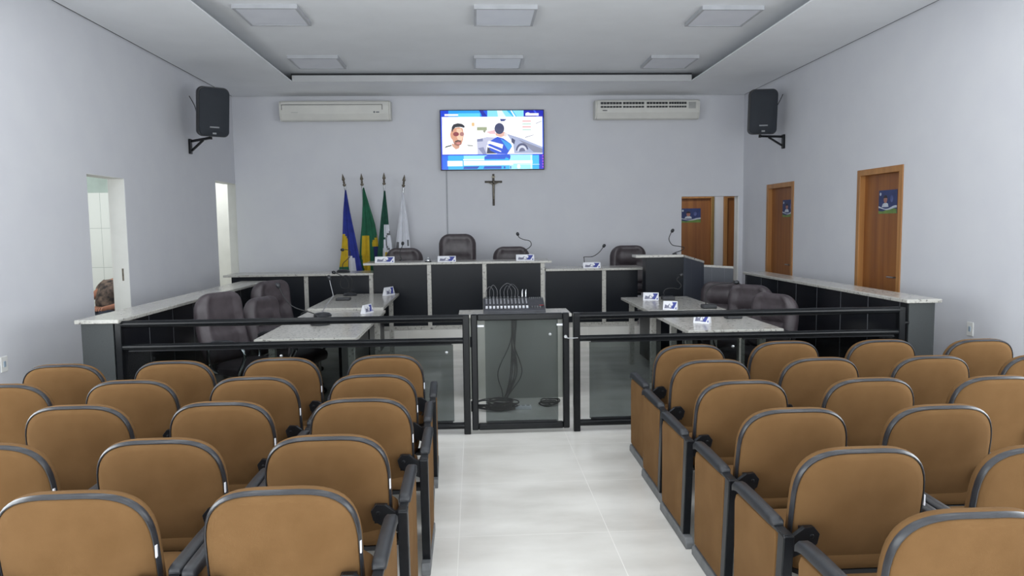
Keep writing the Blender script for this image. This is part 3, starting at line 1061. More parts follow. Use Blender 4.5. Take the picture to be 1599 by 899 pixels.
# ------------------------------------------------------------------ auditorium chairs
def audience_chair():
    t = thing('auditorium_chair', '', 'chair')
    Hb, Wb = 0.44, 0.476
    e_v = Vector((0, -0.17, 0.985))
    e_n = Vector((0, -0.985, -0.17))
    o0 = Vector((0, 0.082, 0.388))

    def P(x, v, n):
        return tuple(o0 + Vector((x, 0, 0)) + e_v * v + e_n * (n - 0.42 * x * x))
    out = arc(Wb / 2 - 0.085, 0.085, 0.085, -90, 0, 7)
    A, B, nn = Wb / 2, 0.235, 3.25
    for i in range(25):
        a = PI * i / 24
        ca, sa = math.cos(a), math.sin(a)
        out.append((A * abs(ca) ** (2 / nn) * (1 if ca >= 0 else -1), Hb - B + B * abs(sa) ** (2 / nn)))
    out += arc(-Wb / 2 + 0.085, 0.085, 0.085, 180, 270, 7)
    c0 = Hb / 2

    def ring(s, n, ex=1.0):
        return [P(x * s, c0 + (z - c0) * s, n) for x, z in out]
    # front cushion
    rs = [ring(0.985, 0.0), ring(0.998, -0.008), ring(0.998, -0.020), ring(0.98, -0.034), ring(0.92, -0.046), ring(0.6, -0.056), ring(0.25, -0.058)]
    back = MB().rings(rs).obj('backrest', fabric_m, t, smooth=60)
    # rear upholstered panel
    rs = [ring(0.964, 0.002), ring(0.964, 0.010), ring(0.945, 0.016), ring(0.85, 0.022), ring(0.6, 0.027), ring(0.3, 0.029)]
    MB().rings(rs).obj('rear_panel', fabric_m, back, smooth=60)
    # dark edge trim between the two
    inner, outer = [], []
    rs = [ring(0.960, 0.004), ring(0.966, 0.0145), ring(0.980, 0.0155), ring(0.996, 0.010), ring(1.002, 0.0), ring(1.0, -0.006)]
    MB().rings(rs, caps=False).obj('edge_trim', edge_m, back, smooth=60)
    # seat
    sm = []
    for (s, z) in ((0.86, 0.365), (0.97, 0.372), (1.0, 0.395), (0.985, 0.425), (0.92, 0.44), (0.6, 0.448)):
        sm.append([(x * s, 0.262 + (y - 0.205) * s, z) for x, y in rrect(0.47, 0.41, 0.10, 6, 0.06)])
    seat = MB().rings(sm).obj('seat', fabric_m, t, smooth=60)
    sp = [[(x * s, 0.262 + (y - 0.205) * s, z) for x, y in rrect(0.47, 0.41, 0.10, 6, 0.06)] for s, z in ((0.7, 0.338), (0.92, 0.345), (0.95, 0.366))]
    MB().rings(sp).obj('seat_pan', plastic_m, seat, smooth=60)
    for sx in (-1, 1):
        x = sx * 0.288
        am = MB()
        am.beam((x, 0.035, 0.05), (x, -0.018, 0.545), 0.038, 0.05, upv=(0, 1, 0))
        am.beam((x, -0.035, 0.540), (x, 0.10, 0.540), 0.034, 0.014)
        am.beam((x, 0.03, 0.535), (x, 0.425, 0.533), 0.024, 0.016)
        am.beam((x, 0.40, 0.54), (x, 0.435, 0.06), 0.012, 0.018, upv=(0, 1, 0))
        # seat bearer
        am.box(min(x, sx * 0.20), max(x, sx * 0.20), 0.16, 0.24, 0.325, 0.345)
        am.box(x - 0.012, x + 0.012, 0.02, 0.26, 0.32, 0.35)
        sup = am.obj('arm_support', steel_m, t, bevel=0.004)
        # padded top
        pr = []
        for (yy, z0, z1, k) in ((0.045, 0.545, 0.556, 0.75), (0.055, 0.541, 0.566, 0.95), (0.08, 0.540, 0.570, 1), (0.30, 0.540, 0.574, 1), (0.40, 0.538, 0.572, 1), (0.435, 0.530, 0.566, 0.98), (0.453, 0.522, 0.552, 0.92), (0.460, 0.522, 0.537, 0.8)):
            h_ = 0.023 * k
            b_ = min(0.008, (z1 - z0) / 3)
            pr.append([(x - h_, yy, z0), (x + h_, yy, z0), (x + h_, yy, z1 - b_), (x + h_ - b_, yy, z1), (x - h_ + b_, yy, z1), (x - h_, yy, z1 - b_)])
        MB().rings(pr).obj('arm_pad', plastic_m, sup, smooth=50)
        # fabric side panel under the arm
        pl = [(0.064, 0.062), (0.43, 0.062), (0.436, 0.10), (0.436, 0.49), (0.42, 0.522), (0.036, 0.532), (0.030, 0.50)]
        MB().prism(pl, x - 0.017, x + 0.017, 'X').obj('side_panel', fabric_m, sup, bevel=0.008)
        ft = MB()
        ft.prism([(-0.05, 0), (0.458, 0), (0.458, 0.032), (0.44, 0.052), (-0.03, 0.052), (-0.05, 0.03)], x - 0.021, x + 0.021, 'X')
        ft.obj('foot', foot_m, sup, bevel=0.004)
        # bracket from the post to the back
        br = MB()
        xo, xi = 0.288, 0.175
        pl = [(sx * (xo + 0.008), 0.548), (sx * (xo + 0.008), 0.44), (sx * (xo - 0.03), 0.455), (sx * (xi + 0.035), 0.475), (sx * xi, 0.50), (sx * (xi - 0.008), 0.535), (sx * (xi + 0.012), 0.56), (sx * (xi + 0.045), 0.558), (sx * (xo - 0.03), 0.53)]
        if sx > 0:
            pl = pl[::-1]
        br.prism(pl, -0.010, 0.010, 'Y')
        br.lathe([(0.008, 0), (0.008, 0.002), (0.004, 0.003)], (sx * (xi + 0.02), -0.010, 0.528), 10, axis='Y')
        # short pad reaching the back shell
        br.box(min(sx * (xi + 0.002), sx * (xi + 0.05)), max(sx * (xi + 0.002), sx * (xi + 0.05)), 0.010, 0.034, 0.48, 0.55)
        br.obj('back_bracket', steel_m, sup, bevel=0.004)
    tg = MB()
    q = P(0.236, 0.235, 0.012)
    tg.box(q[0] - 0.003, q[0] + 0.002, q[1] - 0.008, q[1] + 0.004, q[2] - 0.022, q[2] + 0.018)
    tg.obj('care_tag', paper_m, t, bevel=0.002)
    return t


proto = audience_chair()
ROW = ['front row', 'second row', 'third row', 'fourth row', 'fifth row', 'back row']
SEAT = ['aisle seat', 'second seat from the aisle', 'third seat from the aisle', 'fourth seat from the aisle']
LEFT = [[(-0.557, 4.418), (-1.18, 4.395), (-1.805, 4.366), (-2.432, 4.335)],
        [(-0.555, 3.848), (-1.18, 3.845), (-1.806, 3.823), (-2.435, 3.79)],
        [(-0.535, 3.298), (-1.165, 3.291), (-1.80, 3.288)],
        [(-0.573, 2.70), (-1.199, 2.712), (-1.825, 2.70)],
        [(-0.600, 2.148), (-1.224, 2.165)]]
RIGHT = [[(1.385, 4.565), (2.035, 4.625), (2.68, 4.605), (3.31, 4.55)],
         [(1.350, 4.043), (1.985, 4.03), (2.635, 4.01), (3.265, 3.97)],
         [(1.325, 3.48), (1.968, 3.467), (2.612, 3.445)],
         [(1.338, 2.922), (1.970, 2.914)],
         [(1.333, 2.375), (1.965, 2.340)],
         [(1.343, 1.816)]]
first = True
for side, rows in (('left', LEFT), ('right', RIGHT)):
    for i, row in enumerate(rows):
        nm = ROW[i]
        if (side == 'left' and i == 4):
            nm = 'rearmost row'
        if (side == 'right' and i == 5):
            nm = 'rearmost row'
        for j, (x, y) in enumerate(row):
            if side == 'right' and i == 5:
                lb = 'tan auditorium chair at lower right, alone in the rearmost row, right block'
            else:
                lb = 'tan auditorium chair, %s, %s, %s block' % (SEAT[j], nm, side)
            gp_ = 'tan auditorium chairs of the %s block' % side
            tagged = (side == 'left') or (side == 'right' and i in (3, 4) and j == 0)
            a = 0.0
            if side == 'left':
                a = R(2.0) if i < 2 else R(0.5)
            if first:
                proto.location = (x, y, 0)
                proto.rotation_euler = (0, 0, a)
                proto['label'] = lb
                proto['group'] = gp_
                first = False
            else:
                dup(proto, (x, y, 0), a, lb, gp_, () if tagged else ('care_tag',))


# ------------------------------------------------------------------ wall and ceiling fittings
def led_panel(x, y, label, power=0):
    t = thing('ceiling_panel_light', label, 'ceiling light', (x, y, ZU), 0, 'square panel lights in the recess')
    fr = MB()
    fr.box(-0.31, 0.31, -0.31, -0.285, -0.04, 0)
    fr.box(-0.31, 0.31, 0.285, 0.31, -0.04, 0)
    fr.box(-0.31, -0.285, -0.285, 0.285, -0.04, 0)
    fr.box(0.285, 0.31, -0.285, 0.285, -0.04, 0)
    fr.obj('frame', mat('lamp_frame', '#b4b6bb', 0.5, noise=4), t, smooth=0)
    MB().box(-0.285, 0.285, -0.285, 0.285, -0.036, 0).obj('diffuser', glow('panel_glow', '#ffffff', 3.0) if power else panel_m, t, smooth=0)
    if power:
        l = bpy.data.lights.new('panel_light', 'AREA')
        l.size, l.energy, l.color = 0.56, power, (0.96, 0.985, 1.0)
        o = bpy.data.objects.new('panel_light', l)
        COL.objects.link(o)
        o.parent = t
        o.location = (0, 0, -0.045)


for y, yn in ((7.62, 'nearer'), (9.72, 'farther')):
    for x, xn in ((-1.97, 'left'), (0.345, 'middle'), (2.60, 'right')):
        led_panel(x, y, 'unlit square panel light in the ceiling recess, %s row, %s' % (yn, xn))


for y, yn, pw in ((5.52, 'in the row over the railing', 12), (3.42, 'in the row over the front seats', 9), (1.32, 'in the row over the rear seats', 2)):
    for x, xn in ((-1.97, 'left'), (0.345, 'middle'), (2.60, 'right')):
        led_panel(x, y, 'lit square panel light %s, %s one' % (yn, xn), pw)


def ac(label, x0, x1, vents):
    t = thing('air_conditioner', label, 'air conditioner', ((x0 + x1) / 2, YB, 3.2), 0, 'white air conditioners beside the television')
    w = (x1 - x0) / 2
    prof = [(0, 0.02), (-0.16, 0.0), (-0.20, 0.015), (-0.235, 0.10), (-0.245, 0.22), (-0.235, 0.275), (-0.215, 0.295), (0, 0.295)]
    MB().prism(prof, -w + 0.025, w - 0.025, 'X').obj('body', ac_m, t, bevel=0.006)
    for s in (-1, 1):
        a, b = sorted((s * (w - 0.025), s * w))
        c = MB()
        pr2 = [(p[0] * 0.97, 0.0 + p[1] * 0.98 + 0.003) for p in prof]
        c.prism(pr2, a, b, 'X')
        c.obj('end_cap', ac_m, t, bevel=0.008)
    dk = mat('ac_dark_slot', '#3c3e40', 0.7, noise=20)
    if vents:
        for z, hh in ((0.24, 0.034), (0.185, 0.026)):
            for a, b in ((-0.73, -0.40), (-0.385, -0.055), (-0.02, 0.31), (0.325, 0.60)):
                n = 7
                sl = MB()
                for i in range(n):
                    q0 = a + (b - a) * i / n
                    q1 = a + (b - a) * (i + 0.82) / n
                    sl.box(q0, q1, -0.2495, -0.235, z - hh / 2, z + hh / 2)
                sl.obj('air_slot', dk, t, smooth=0)
        MB().box(0.63, 0.74, -0.249, -0.23, 0.16, 0.255).obj('control_panel', mat('ac_grey', '#a9aaa8', 0.5, noise=9), t, bevel=0.003)
        lg = MB()
        lg.box(-0.70, -0.63, -0.248, -0.23, 0.128, 0.138)
        lg.obj('logo_mark', dk, t, smooth=0)
    else:
        ln = MB()
        ln.box(-w + 0.04, w - 0.12, -0.2465, -0.235, 0.232, 0.238)
        ln.box(-w + 0.04, -w + 0.047, -0.2455, -0.23, 0.16, 0.236)
        ln.box(w - 0.127, w - 0.12, -0.2455, -0.23, 0.16, 0.236)
        ln.obj('panel_seam', dk, t, smooth=0)
        lg = MB()
        lg.box(-0.65, -0.55, -0.2385, -0.22, 0.118, 0.124)
        lg.obj('logo_mark', mat('ac_grey', '#a9aaa8', 0.5, noise=9), t, smooth=0)
        dp_ = MB()
        dp_.lathe([(0.014, 0), (0.014, 0.004)], (0.585, -0.237, 0.125), 12, axis='Y')
        dp_.box(0.61, 0.66, -0.2405, -0.22, 0.116, 0.132)
        dp_.obj('display', mat('ac_display', '#6d7276', 0.4, noise=9), t, smooth=0)
    return t


ac('white air conditioner with closed front on the back wall, left of the television', -2.88, -1.225, False)
ac('white air conditioner with two rows of dark slots, right of the television', 1.88, 3.50, True)


def speaker(label, blabel, loc, yaw, tilt, wall_x, wall_y, zb):
    """12 inch plastic box, grille to local -Y, origin at the centre of its underside"""
    t = thing('loudspeaker', label, 'loudspeaker', loc, 0, 'black wall loudspeakers')
    t.rotation_euler = (R(tilt), 0, R(yaw))
    w, h, d = 0.37, 0.60, 0.33
    def sec(s, y):
        o = []
        for x, z in rrect(w * s[0], h * s[1], 0.07, 6, 0.06):
            bulge = 1 + 0.06 * math.sin(PI * max(0, min(1, z / (h * s[1]))))
            o.append((x * bulge, y, z + h * (1 - s[1]) / 2))
        return o
    MB().rings([sec((0.97, 0.985), -d / 2 + 0.02), sec((1, 1), -d / 2 + 0.05), sec((0.98, 0.99), -d / 2 + 0.12), sec((0.72, 0.92), d / 2 - 0.03), sec((0.66, 0.90), d / 2)]).obj('cabinet', plastic_m, t, smooth=50)
    MB().rings([sec((0.93, 0.955), -d / 2 + 0.021), sec((0.93, 0.955), -d / 2 + 0.006), sec((0.86, 0.92), -d / 2 - 0.004), sec((0.4, 0.6), -d / 2 - 0.010)]).obj('grille', grille_m, t, smooth=50)
    bd = MB()
    bd.box(-0.055, 0.055, -d / 2 - 0.014, -d / 2, 0.112, 0.128)
    bd.box(-0.022, 0.022, -d / 2 - 0.010, -d / 2, 0.036, 0.056)
    bd.obj('badge', mat('badge_grey', '#8e9194', 0.5, noise=20), t, smooth=0)
    # wall bracket
    b = thing('speaker_bracket', blabel, 'bracket', (wall_x, wall_y, zb), 0, 'steel speaker brackets')
    M = Matrix.Translation((-wall_x, -wall_y, -zb))
    sx = 1 if loc[0] > wall_x else -1
    tip = Vector((loc[0], loc[1], loc[2] - 0.02))
    root = Vector((wall_x + sx * 0.03, wall_y, loc[2] - 0.03))
    MB().box(*sorted((wall_x, wall_x + sx * 0.03)), wall_y - 0.03, wall_y + 0.03, loc[2] - 0.19, loc[2] + 0.0).obj('wall_plate', steel_m, b, bevel=0.004, M=M)
    MB().beam(root, tip, 0.03, 0.03).obj('arm', steel_m, b, bevel=0.003, M=M)
    MB().beam(root + Vector((0, 0, -0.12)), root.lerp(tip, 0.62) + Vector((0, 0, -0.01)), 0.024, 0.024).obj('brace', steel_m, b, bevel=0.003, M=M)
    MB().tube([tip + Vector((0, 0, -0.02)), tip + Vector((0, 0, 0.02))], 0.018, 10).obj('pivot', steel_m, b, M=M)
    # cable
    c0 = Vector((wall_x + sx * 0.012, wall_y + 0.05, loc[2] + 0.55))
    pts = [c0, c0 + Vector((sx * 0.08, -0.05, -0.13)), Vector((loc[0] - sx * 0.185, loc[1] + 0.09, loc[2] + 0.26))]
    tag(MB().tube(smoothpts(pts, 6), 0.005, 6).obj('speaker_cable', cable_m), 'thin cable from the %s wall to its loudspeaker' % ('left' if sx > 0 else 'right'), 'cable')
    return t


speaker('black loudspeaker on the left wall, turned toward the room', 'steel bracket on the left wall holding a loudspeaker', (-3.27, 9.45, 2.76), 34, 10, XL, 9.72, 2.75)
speaker('black loudspeaker on the right wall, above the farther wooden door', 'steel bracket on the right wall holding a loudspeaker', (3.94, 9.98, 2.80), -8, 6, XR, 9.97, 2.75)

# television
tv = thing('television', 'large flat television switched on, hung high on the back wall', 'television', (0.305, YB, 2.915))
tw, thh = 0.80, 0.458
bz = MB()
bz.box(-tw, tw, -0.10, -0.045, -thh, thh)
bz.box(-tw * 0.55, tw * 0.55, -0.045, -0.02, -thh * 0.6, thh * 0.6)
bz.obj('bezel', mat('tv_black', '#101116', 0.3, noise=12), tv, bevel=0.006)
MB().box(-0.2, 0.2, -0.03, 0, -0.2, 0.2).obj('wall_mount', steel_m, tv, bevel=0.003)
scm = MB()
TVM, TVI = [], {}
LAY = [0]


def tvm(col, s=1.25):
    if (col, s) not in TVI:
        TVI[(col, s)] = len(TVM)
        TVM.append(glow('screen_' + col.lstrip('#'), col, s))
    return TVI[(col, s)]


def S(px, py):
    return (-tw + 0.012 + (px - 95) / 848.0 * (2 * tw - 0.024), thh - 0.012 - (py - 68) / 488.0 * (2 * thh - 0.024))


def shp(pts, col, s=1.25):
    LAY[0] += 1
    y = -0.1005 - LAY[0] * 0.00006
    scm.poly([(S(*p)[0], y, S(*p)[1]) for p in pts], tvm(col, s))


def ell(cx, cy, rx, ry, col, n=18, a0=0, a1=360, s=1.25):
    shp([(cx + rx * math.cos(R(a0 + (a1 - a0) * i / n)), cy + ry * math.sin(R(a0 + (a1 - a0) * i / n))) for i in range(n)], col, s)


def rec(x0, y0, x1, y1, col, s=1.25):
    shp([(x0, y0), (x1, y0), (x1, y1), (x0, y1)], col, s)


scm.box(-tw + 0.012, tw - 0.012, -0.1005, -0.099, -thh + 0.012, thh - 0.012, tvm('#0f54e6'))
rec(95, 68, 160, 556, '#0a3fd8')
rec(160, 68, 430, 130, '#1fa2f5')
rec(240, 90, 420, 130, '#5fd8fb')
rec(480, 68, 780, 130, '#8ee6fb')
shp([(560, 68), (600, 68), (640, 130), (570, 130)], '#e6fbff')
shp([(640, 68), (690, 68), (730, 130), (700, 130)], '#2fb7f4')
shp([(670, 68), (682, 68), (722, 130), (706, 130)], '#f2fdff')
shp([(412, 68), (445, 68), (478, 115), (440, 115)], '#0a22a8')
rec(780, 68, 943, 130, '#0818b8')
shp([(860, 68), (875, 68), (915, 130), (895, 130)], '#3b5cf0')
rec(128, 96, 240, 112, '#ffffff')
rec(795, 92, 905, 112, '#ffffff')
ell(815, 97, 18, 12, '#ffffff')
rec(105, 440, 943, 556, '#2cb6f0')
rec(105, 440, 150, 556, '#0f6af0')
rec(280, 440, 470, 470, '#9df0f4')
rec(660, 435, 850, 556, '#a5eefa')
rec(850, 440, 910, 520, '#3fc2f2')
rec(905, 430, 943, 556, '#1822c8')
rec(105, 120, 935, 430, '#fbfbfd', 1.4)
# left portrait
shp([(122, 378), (135, 362), (180, 350), (182, 360), (150, 368)], '#4f5650')
shp([(305, 352), (355, 355), (360, 362), (320, 360)], '#6a7069')
shp([(190, 340), (250, 362), (240, 380), (215, 388), (190, 365), (182, 345)], '#d8a48c')
shp([(182, 225), (188, 215), (245, 205), (275, 215), (284, 262), (276, 310), (262, 348), (235, 362), (205, 350), (190, 310), (175, 290), (172, 262)], '#dca183')
shp([(225, 218), (262, 215), (282, 262), (270, 310), (240, 320), (225, 285)], '#f3d0b4')
shp([(184, 235), (186, 205), (200, 182), (235, 172), (270, 178), (292, 195), (290, 210), (255, 202), (215, 206), (196, 226), (190, 246)], '#2c2c36')
ell(220, 262, 24, 18, '#8f3f46')
ell(268, 262, 18, 17, '#b07a78')
shp([(192, 315), (205, 330), (235, 318), (262, 325), (262, 346), (236, 362), (206, 350)], '#a06a5c')
shp([(208, 320), (236, 310), (262, 318), (258, 324), (236, 320), (212, 328)], '#3b2a2e')
ell(238, 338, 18, 7, '#d98a86')
rec(350, 168, 372, 196, '#ecc48a')
rec(108, 130, 112, 190, '#c8c8d0')
# middle and right picture
rec(393, 205, 475, 232, '#a3ad8c')
shp([(440, 235), (470, 228), (455, 255)], '#9aa08c')
shp([(470, 245), (540, 228), (545, 262), (500, 262)], '#f0c4cc')
shp([(392, 310), (470, 288), (560, 292), (500, 345), (470, 360), (470, 430), (395, 430)], '#c3c6e0')
shp([(392, 305), (440, 298), (440, 322), (392, 326)], '#7f86ac')
shp([(400, 380), (445, 370), (470, 430), (440, 430)], '#8b90b4')
shp([(470, 425), (478, 370), (510, 390), (560, 425)], '#2c3050')
shp([(585, 138), (638, 140), (620, 156), (590, 158)], '#3b4a8c')
shp([(545, 255), (620, 245), (625, 275), (590, 290), (548, 275)], '#e6b6a8')
shp([(480, 340), (505, 318), (560, 286), (610, 300), (672, 345), (682, 365), (640, 430), (560, 428), (500, 400)], '#1c50d6')
shp([(585, 300), (672, 345), (682, 365), (650, 400)], '#3aa0ec')
ell(578, 218, 40, 46, '#3a4068')
shp([(478, 330), (490, 318), (608, 350), (600, 384), (500, 345), (478, 350)], '#f4f6ff')
shp([(472, 352), (590, 404), (590, 414), (472, 364)], '#f4f6ff')
ell(628, 268, 12, 20, '#e8e0e0')
shp([(640, 262), (760, 300), (935, 372), (935, 424), (880, 424), (700, 424), (690, 340)], '#aab4d4')
shp([(680, 296), (708, 315), (700, 350), (676, 330)], '#43486c')
shp([(735, 310), (935, 388), (935, 420), (860, 415), (790, 352)], '#8a8ea6')
ell(765, 402, 52, 62, '#53587a', 20, 180, 360)
ell(765, 408, 40, 50, '#d4d8ea', 20, 180, 360)
ell(765, 412, 26, 34, '#6a6f8e', 20, 180, 360)
for i in range(4):
    rec(768, 152 + i * 24, 840, 162 + i * 24, ('#f0b8bc', '#bfe2d4')[i % 2])
shp([(790, 290), (860, 270), (862, 274), (792, 296)], '#9aa0b0')
shp([(880, 175), (930, 155), (930, 160), (882, 180)], '#9aa0b0')
# lower bars
rec(145, 484, 270, 528, '#f2fffb', 1.4)
rec(275, 470, 450, 480, '#f2fffb', 1.4)
rec(278, 484, 850, 510, '#f2fffb', 1.4)
rec(278, 510, 690, 524, '#d8fbf6', 1.4)
shp([(452, 448), (480, 440), (640, 440), (620, 472), (450, 472)], '#1257d8')
shp([(635, 440), (668, 440), (664, 472), (650, 472), (650, 462), (632, 462)], '#1257d8')
shp([(280, 532), (410, 530), (390, 552), (275, 552)], '#2346b4')
shp([(450, 530), (592, 530), (592, 552), (440, 552)], '#1d4cc0')
rec(610, 532, 624, 550, '#1d4cc0')
rec(664, 530, 672, 552, '#1d4cc0')
rec(720, 516, 908, 519, '#ffffff')
rec(836, 440, 842, 552, '#ffffff')
ell(735, 535, 14, 18, '#ffffff')
for i in range(5):
    rec(932, 440 + i * 23, 941, 452 + i * 23, '#b03ad8')
scm.obj('screen', TVM, tv, smooth=0)

# conduit under the television
tag(MB().box(-0.422, -0.402, YB - 0.012, YB, 0.9, 2.46).obj('cable_conduit', mat('conduit_grey', '#a9acb2', 0.6, noise=10)), 'thin grey cable conduit down the wall below the television', 'conduit')

# crucifix
cr = thing('crucifix', 'dark wooden crucifix with a metal figure below the television', 'crucifix', (0.314, YB, 1.914))
c = MB()
c.box(-0.017, 0.017, -0.018, 0, 0, 0.49)
c.box(-0.135, 0.135, -0.018, 0, 0.352, 0.384)
c.obj('cross', mat('dark_wood', '#4b443c', 0.6, noise=30, col2='#3b352e'), cr, bevel=0.002)
fgm = MB()
fgm.tube(smoothpts([(0, -0.026, 0.10), (0.004, -0.034, 0.16), (-0.004, -0.03, 0.22), (0, -0.03, 0.28), (0, -0.03, 0.335)], 4), [0.008] * 3 + [0.010] * 4 + [0.013] * 4 + [0.017] * 3 + [0.02] * 2 + [0.014], 8)
for s in (-1, 1):
    fgm.tube([(s * 0.012, -0.03, 0.328), (s * 0.06, -0.028, 0.35), (s * 0.115, -0.022, 0.368)], [0.009, 0.007, 0.005], 8)
fgm.lathe([(0.001, -0.02), (0.012, -0.014), (0.016, 0), (0.012, 0.015), (0.001, 0.02)], (0.004, -0.034, 0.365), 10)
fgm.obj('figure', silver2_m if 'silver2_m' in globals() else mat('old_silver', '#8b8578', 0.4, metal=0.5, noise=40, col2='#6d675b'), cr, smooth=60)
MB().box(-0.025, 0.025, -0.022, -0.018, 0.43, 0.455).obj('title_plate', mat('old_silver', '#8b8578', 0.4), cr, smooth=0)


# wall plates
def plate(name, label, x, y, z, sgn):
    t = thing(name, label, 'wall switch', (x, y, z), 0)
    MB().box(*sorted((0, sgn * 0.009)), -0.04, 0.04, -0.06, 0.06).obj('cover_plate', white_m, t, bevel=0.003)
    MB().box(*sorted((0, sgn * 0.013)), -0.013, 0.013, -0.022, 0.022).obj('rocker', mat('switch_blue_grey', '#a3b4c4', 0.4, noise=10), t, bevel=0.002)


plate('wall_switch', 'white wall switch plate on the right wall beside the half wall', XR, 6.06, 0.66, -1)
plate('wall_outlet', 'white wall outlet plate on the left wall at the photo edge', XL, 5.76, 0.585, 1)

# fire extinguisher on the floor behind the right half wall
fe = thing('fire_extinguisher', 'red fire extinguisher beside the far right opening', 'fire extinguisher', (4.10, 11.30, 0))
MB().lathe([(0.001, 0.02), (0.06, 0.02), (0.068, 0.05), (0.068, 0.52), (0.055, 0.58), (0.025, 0.61), (0.02, 0.64)], (0, 0, 0), 20).obj('cylinder', red_m, fe)
hv = MB()
hv.box(-0.02, 0.02, -0.02, 0.02, 0.63, 0.68)
hv.beam((0, 0, 0.68), (-0.10, 0, 0.72), 0.02, 0.012)
hv.beam((0, 0, 0.66), (-0.10, 0, 0.65), 0.02, 0.012)
hv.obj('handle', steel_m, fe, bevel=0.002)
MB().tube(smoothpts([(0.02, 0, 0.65), (0.08, -0.02, 0.62), (0.09, -0.03, 0.40), (0.08, -0.03, 0.2)], 5), 0.010, 8).obj('hose', cable_m, fe)
MB().lathe([(0.08, 0), (0.08, 0.02), (0.05, 0.03)], (0, 0, 0), 18).obj('base_ring', steel_m, fe)

# ------------------------------------------------------------------ flags
FM = dict(blue=mat('flag_blue', '#27358f', 0.85, noise=10, col2='#202c7c'), green=mat('flag_green', '#1f6247', 0.85, noise=10, col2='#1a553d'),
          yellow=mat('flag_yellow', '#c9a922', 0.85, noise=10, col2='#b8991c'), white=mat('flag_white', '#d9dbe2', 0.85, noise=10, col2='#cfd1d9'),
          dgreen=mat('flag_dark_green', '#1d5241', 0.85, noise=10, col2='#174537'), navy=mat('flag_navy', '#20285e', 0.85, noise=10), grey=mat('flag_crest', '#6e6f72', 0.85, noise=30))


def flag(label, bx, tipx, tipz, edges, y0, colour, cats='flag'):
    """pole leaning from a shared stand; cloth hangs as a gathered cone. edges: rows (z, xl, xr)."""
    t = thing('flag', label, 'flag', (bx, y0, 0.30), 0, 'flags standing by the back wall')
    M = Matrix.Translation((-bx, -y0, -0.30))
    base = Vector((bx, y0, 0.30))
    tip = Vector((tipx, y0, tipz))
    d = (tip - base).normalized()
    neck = tip - d * 0.17
    MB().tube([base, neck], 0.013, 10).obj('pole', silver_m, t, M=M)
    fi = MB()
    fi.tube([neck - d * 0.02, neck, neck + d * 0.012, neck + d * 0.024], [0.014, 0.026, 0.026, 0.012], 10)
    fi.tube([neck + d * 0.024, neck + d * 0.045, neck + d * 0.06], [0.010, 0.020, 0.008], 10)
    fi.tube([neck + d * 0.055, neck + d * 0.085, neck + d * 0.17], [0.010, 0.026, 0.002], 8)
    fi.obj('finial', bronze_m, t, M=M)
    # cloth
    NU, NV = 30, 44
    zt, zb = edges[0][0], edges[-1][0]
    mb = MB()
    vs = []

    def ex(z):
        for a, b in zip(edges[:-1], edges[1:]):
            if a[0] >= z >= b[0]:
                k = (a[0] - z) / (a[0] - b[0])
                return a[1] + (b[1] - a[1]) * k, a[2] + (b[2] - a[2]) * k
        return edges[-1][1:]
    uv = []
    for side in (0, 1):
        for j in range(NV + 1):
            z = zt + (zb - zt) * j / NV
            l, r_ = ex(z)
            amp = 0.012 + 0.045 * j / NV
            for i in range(NU + 1):
                u = i / NU
                x = l + (r_ - l) * u
                y = y0 - 0.02 - amp * (math.sin(u * PI * 5 + tipx * 7) * 0.5 + 0.5) * (0.3 + 0.7 * math.sin(PI * u)) + (0.003 if side else 0)
                vs.append((x, y, z))
                uv.append((x, z))
    n = NU + 1
    off = (NV + 1) * n
    slots = []
    fs, ms = [], []
    for side in (0, 1):
        o = side * off
        for j in range(NV):
            for i in range(NU):
                a = o + j * n + i
                q = (a, a + 1, a + 1 + n, a + n)
                fs.append(q if not side else q[::-1])
                cx_ = (uv[a][0] + uv[a + 1][0] + uv[a + n][0] + uv[a + n + 1][0]) / 4
                cz_ = (uv[a][1] + uv[a + n][1]) / 2
                l, r_ = ex(cz_)
                nm_ = colour((cx_ - l) / max(1e-4, r_ - l), cz_)
                if nm_ not in slots:
                    slots.append(nm_)
                ms.append(slots.index(nm_))
    for j in range(NV):
        for i in (0, NU):
            a = j * n + i
            fs.append((a, a + n, a + n + off, a + off))
            ms.append(0)
    for i in range(NU):
        for j in (0, NV):
            a = j * n + i
            fs.append((a, a + 1, a + 1 + off, a + off))
            ms.append(0)
    mb.v, mb.f, mb.m = vs, fs, ms
    mb.obj('cloth', [FM[s] for s in slots], t, smooth=70, M=M)
    return t


def c1(u, z):
    if z < 1.02 and u < 0.42:
        return 'green'
    if z < 1.10 + 0.2 * (0.45 - abs(u - 0.5)) and 0.44 < u < 0.74:
        return 'white'
    if u < 0.40 and z < 1.50 - 0.35 * max(0, u - 0.2):
        return 'yellow'
    return 'blue'


def c2(u, z):
    if u > 0.72 and z < 1.30 and z > 1.05 - 0.2:
        return 'navy'
    if u > 0.66 and 1.30 <= z < 1.38 + (u - 0.66) * 0.25:
        return 'yellow'
    if 0.10 + max(0, 1.2 - z) * 0.5 < u < 0.52 and z < 1.48:
        return 'yellow'
    return 'green'


def c3(u, z):
    if z < 1.34 and u > 0.5 and z < 1.22:
        return 'yellow'
    if (u - 0.95) ** 2 / 0.16 + (z - 1.38) ** 2 / 0.022 < 1 and (u - 0.95) ** 2 / 0.09 + (z - 1.38) ** 2 / 0.013 > 1:
        return 'grey'
    if z < 1.63 and u > 0.42 + 0.3 * max(0, 1.4 - z) * 0 - 0.25 * max(0, 1.42 - z) + (0.12 if 1.42 < z < 1.46 else 0):
        return 'white'
    return 'dgreen'


def c4(u, z):
    if abs(u - 0.12) < 0.10 and 1.27 < z < 1.36:
        return 'grey'
    if abs(u - 0.86) < 0.07 and 1.30 < z < 1.40:
        return 'grey'
    return 'white'


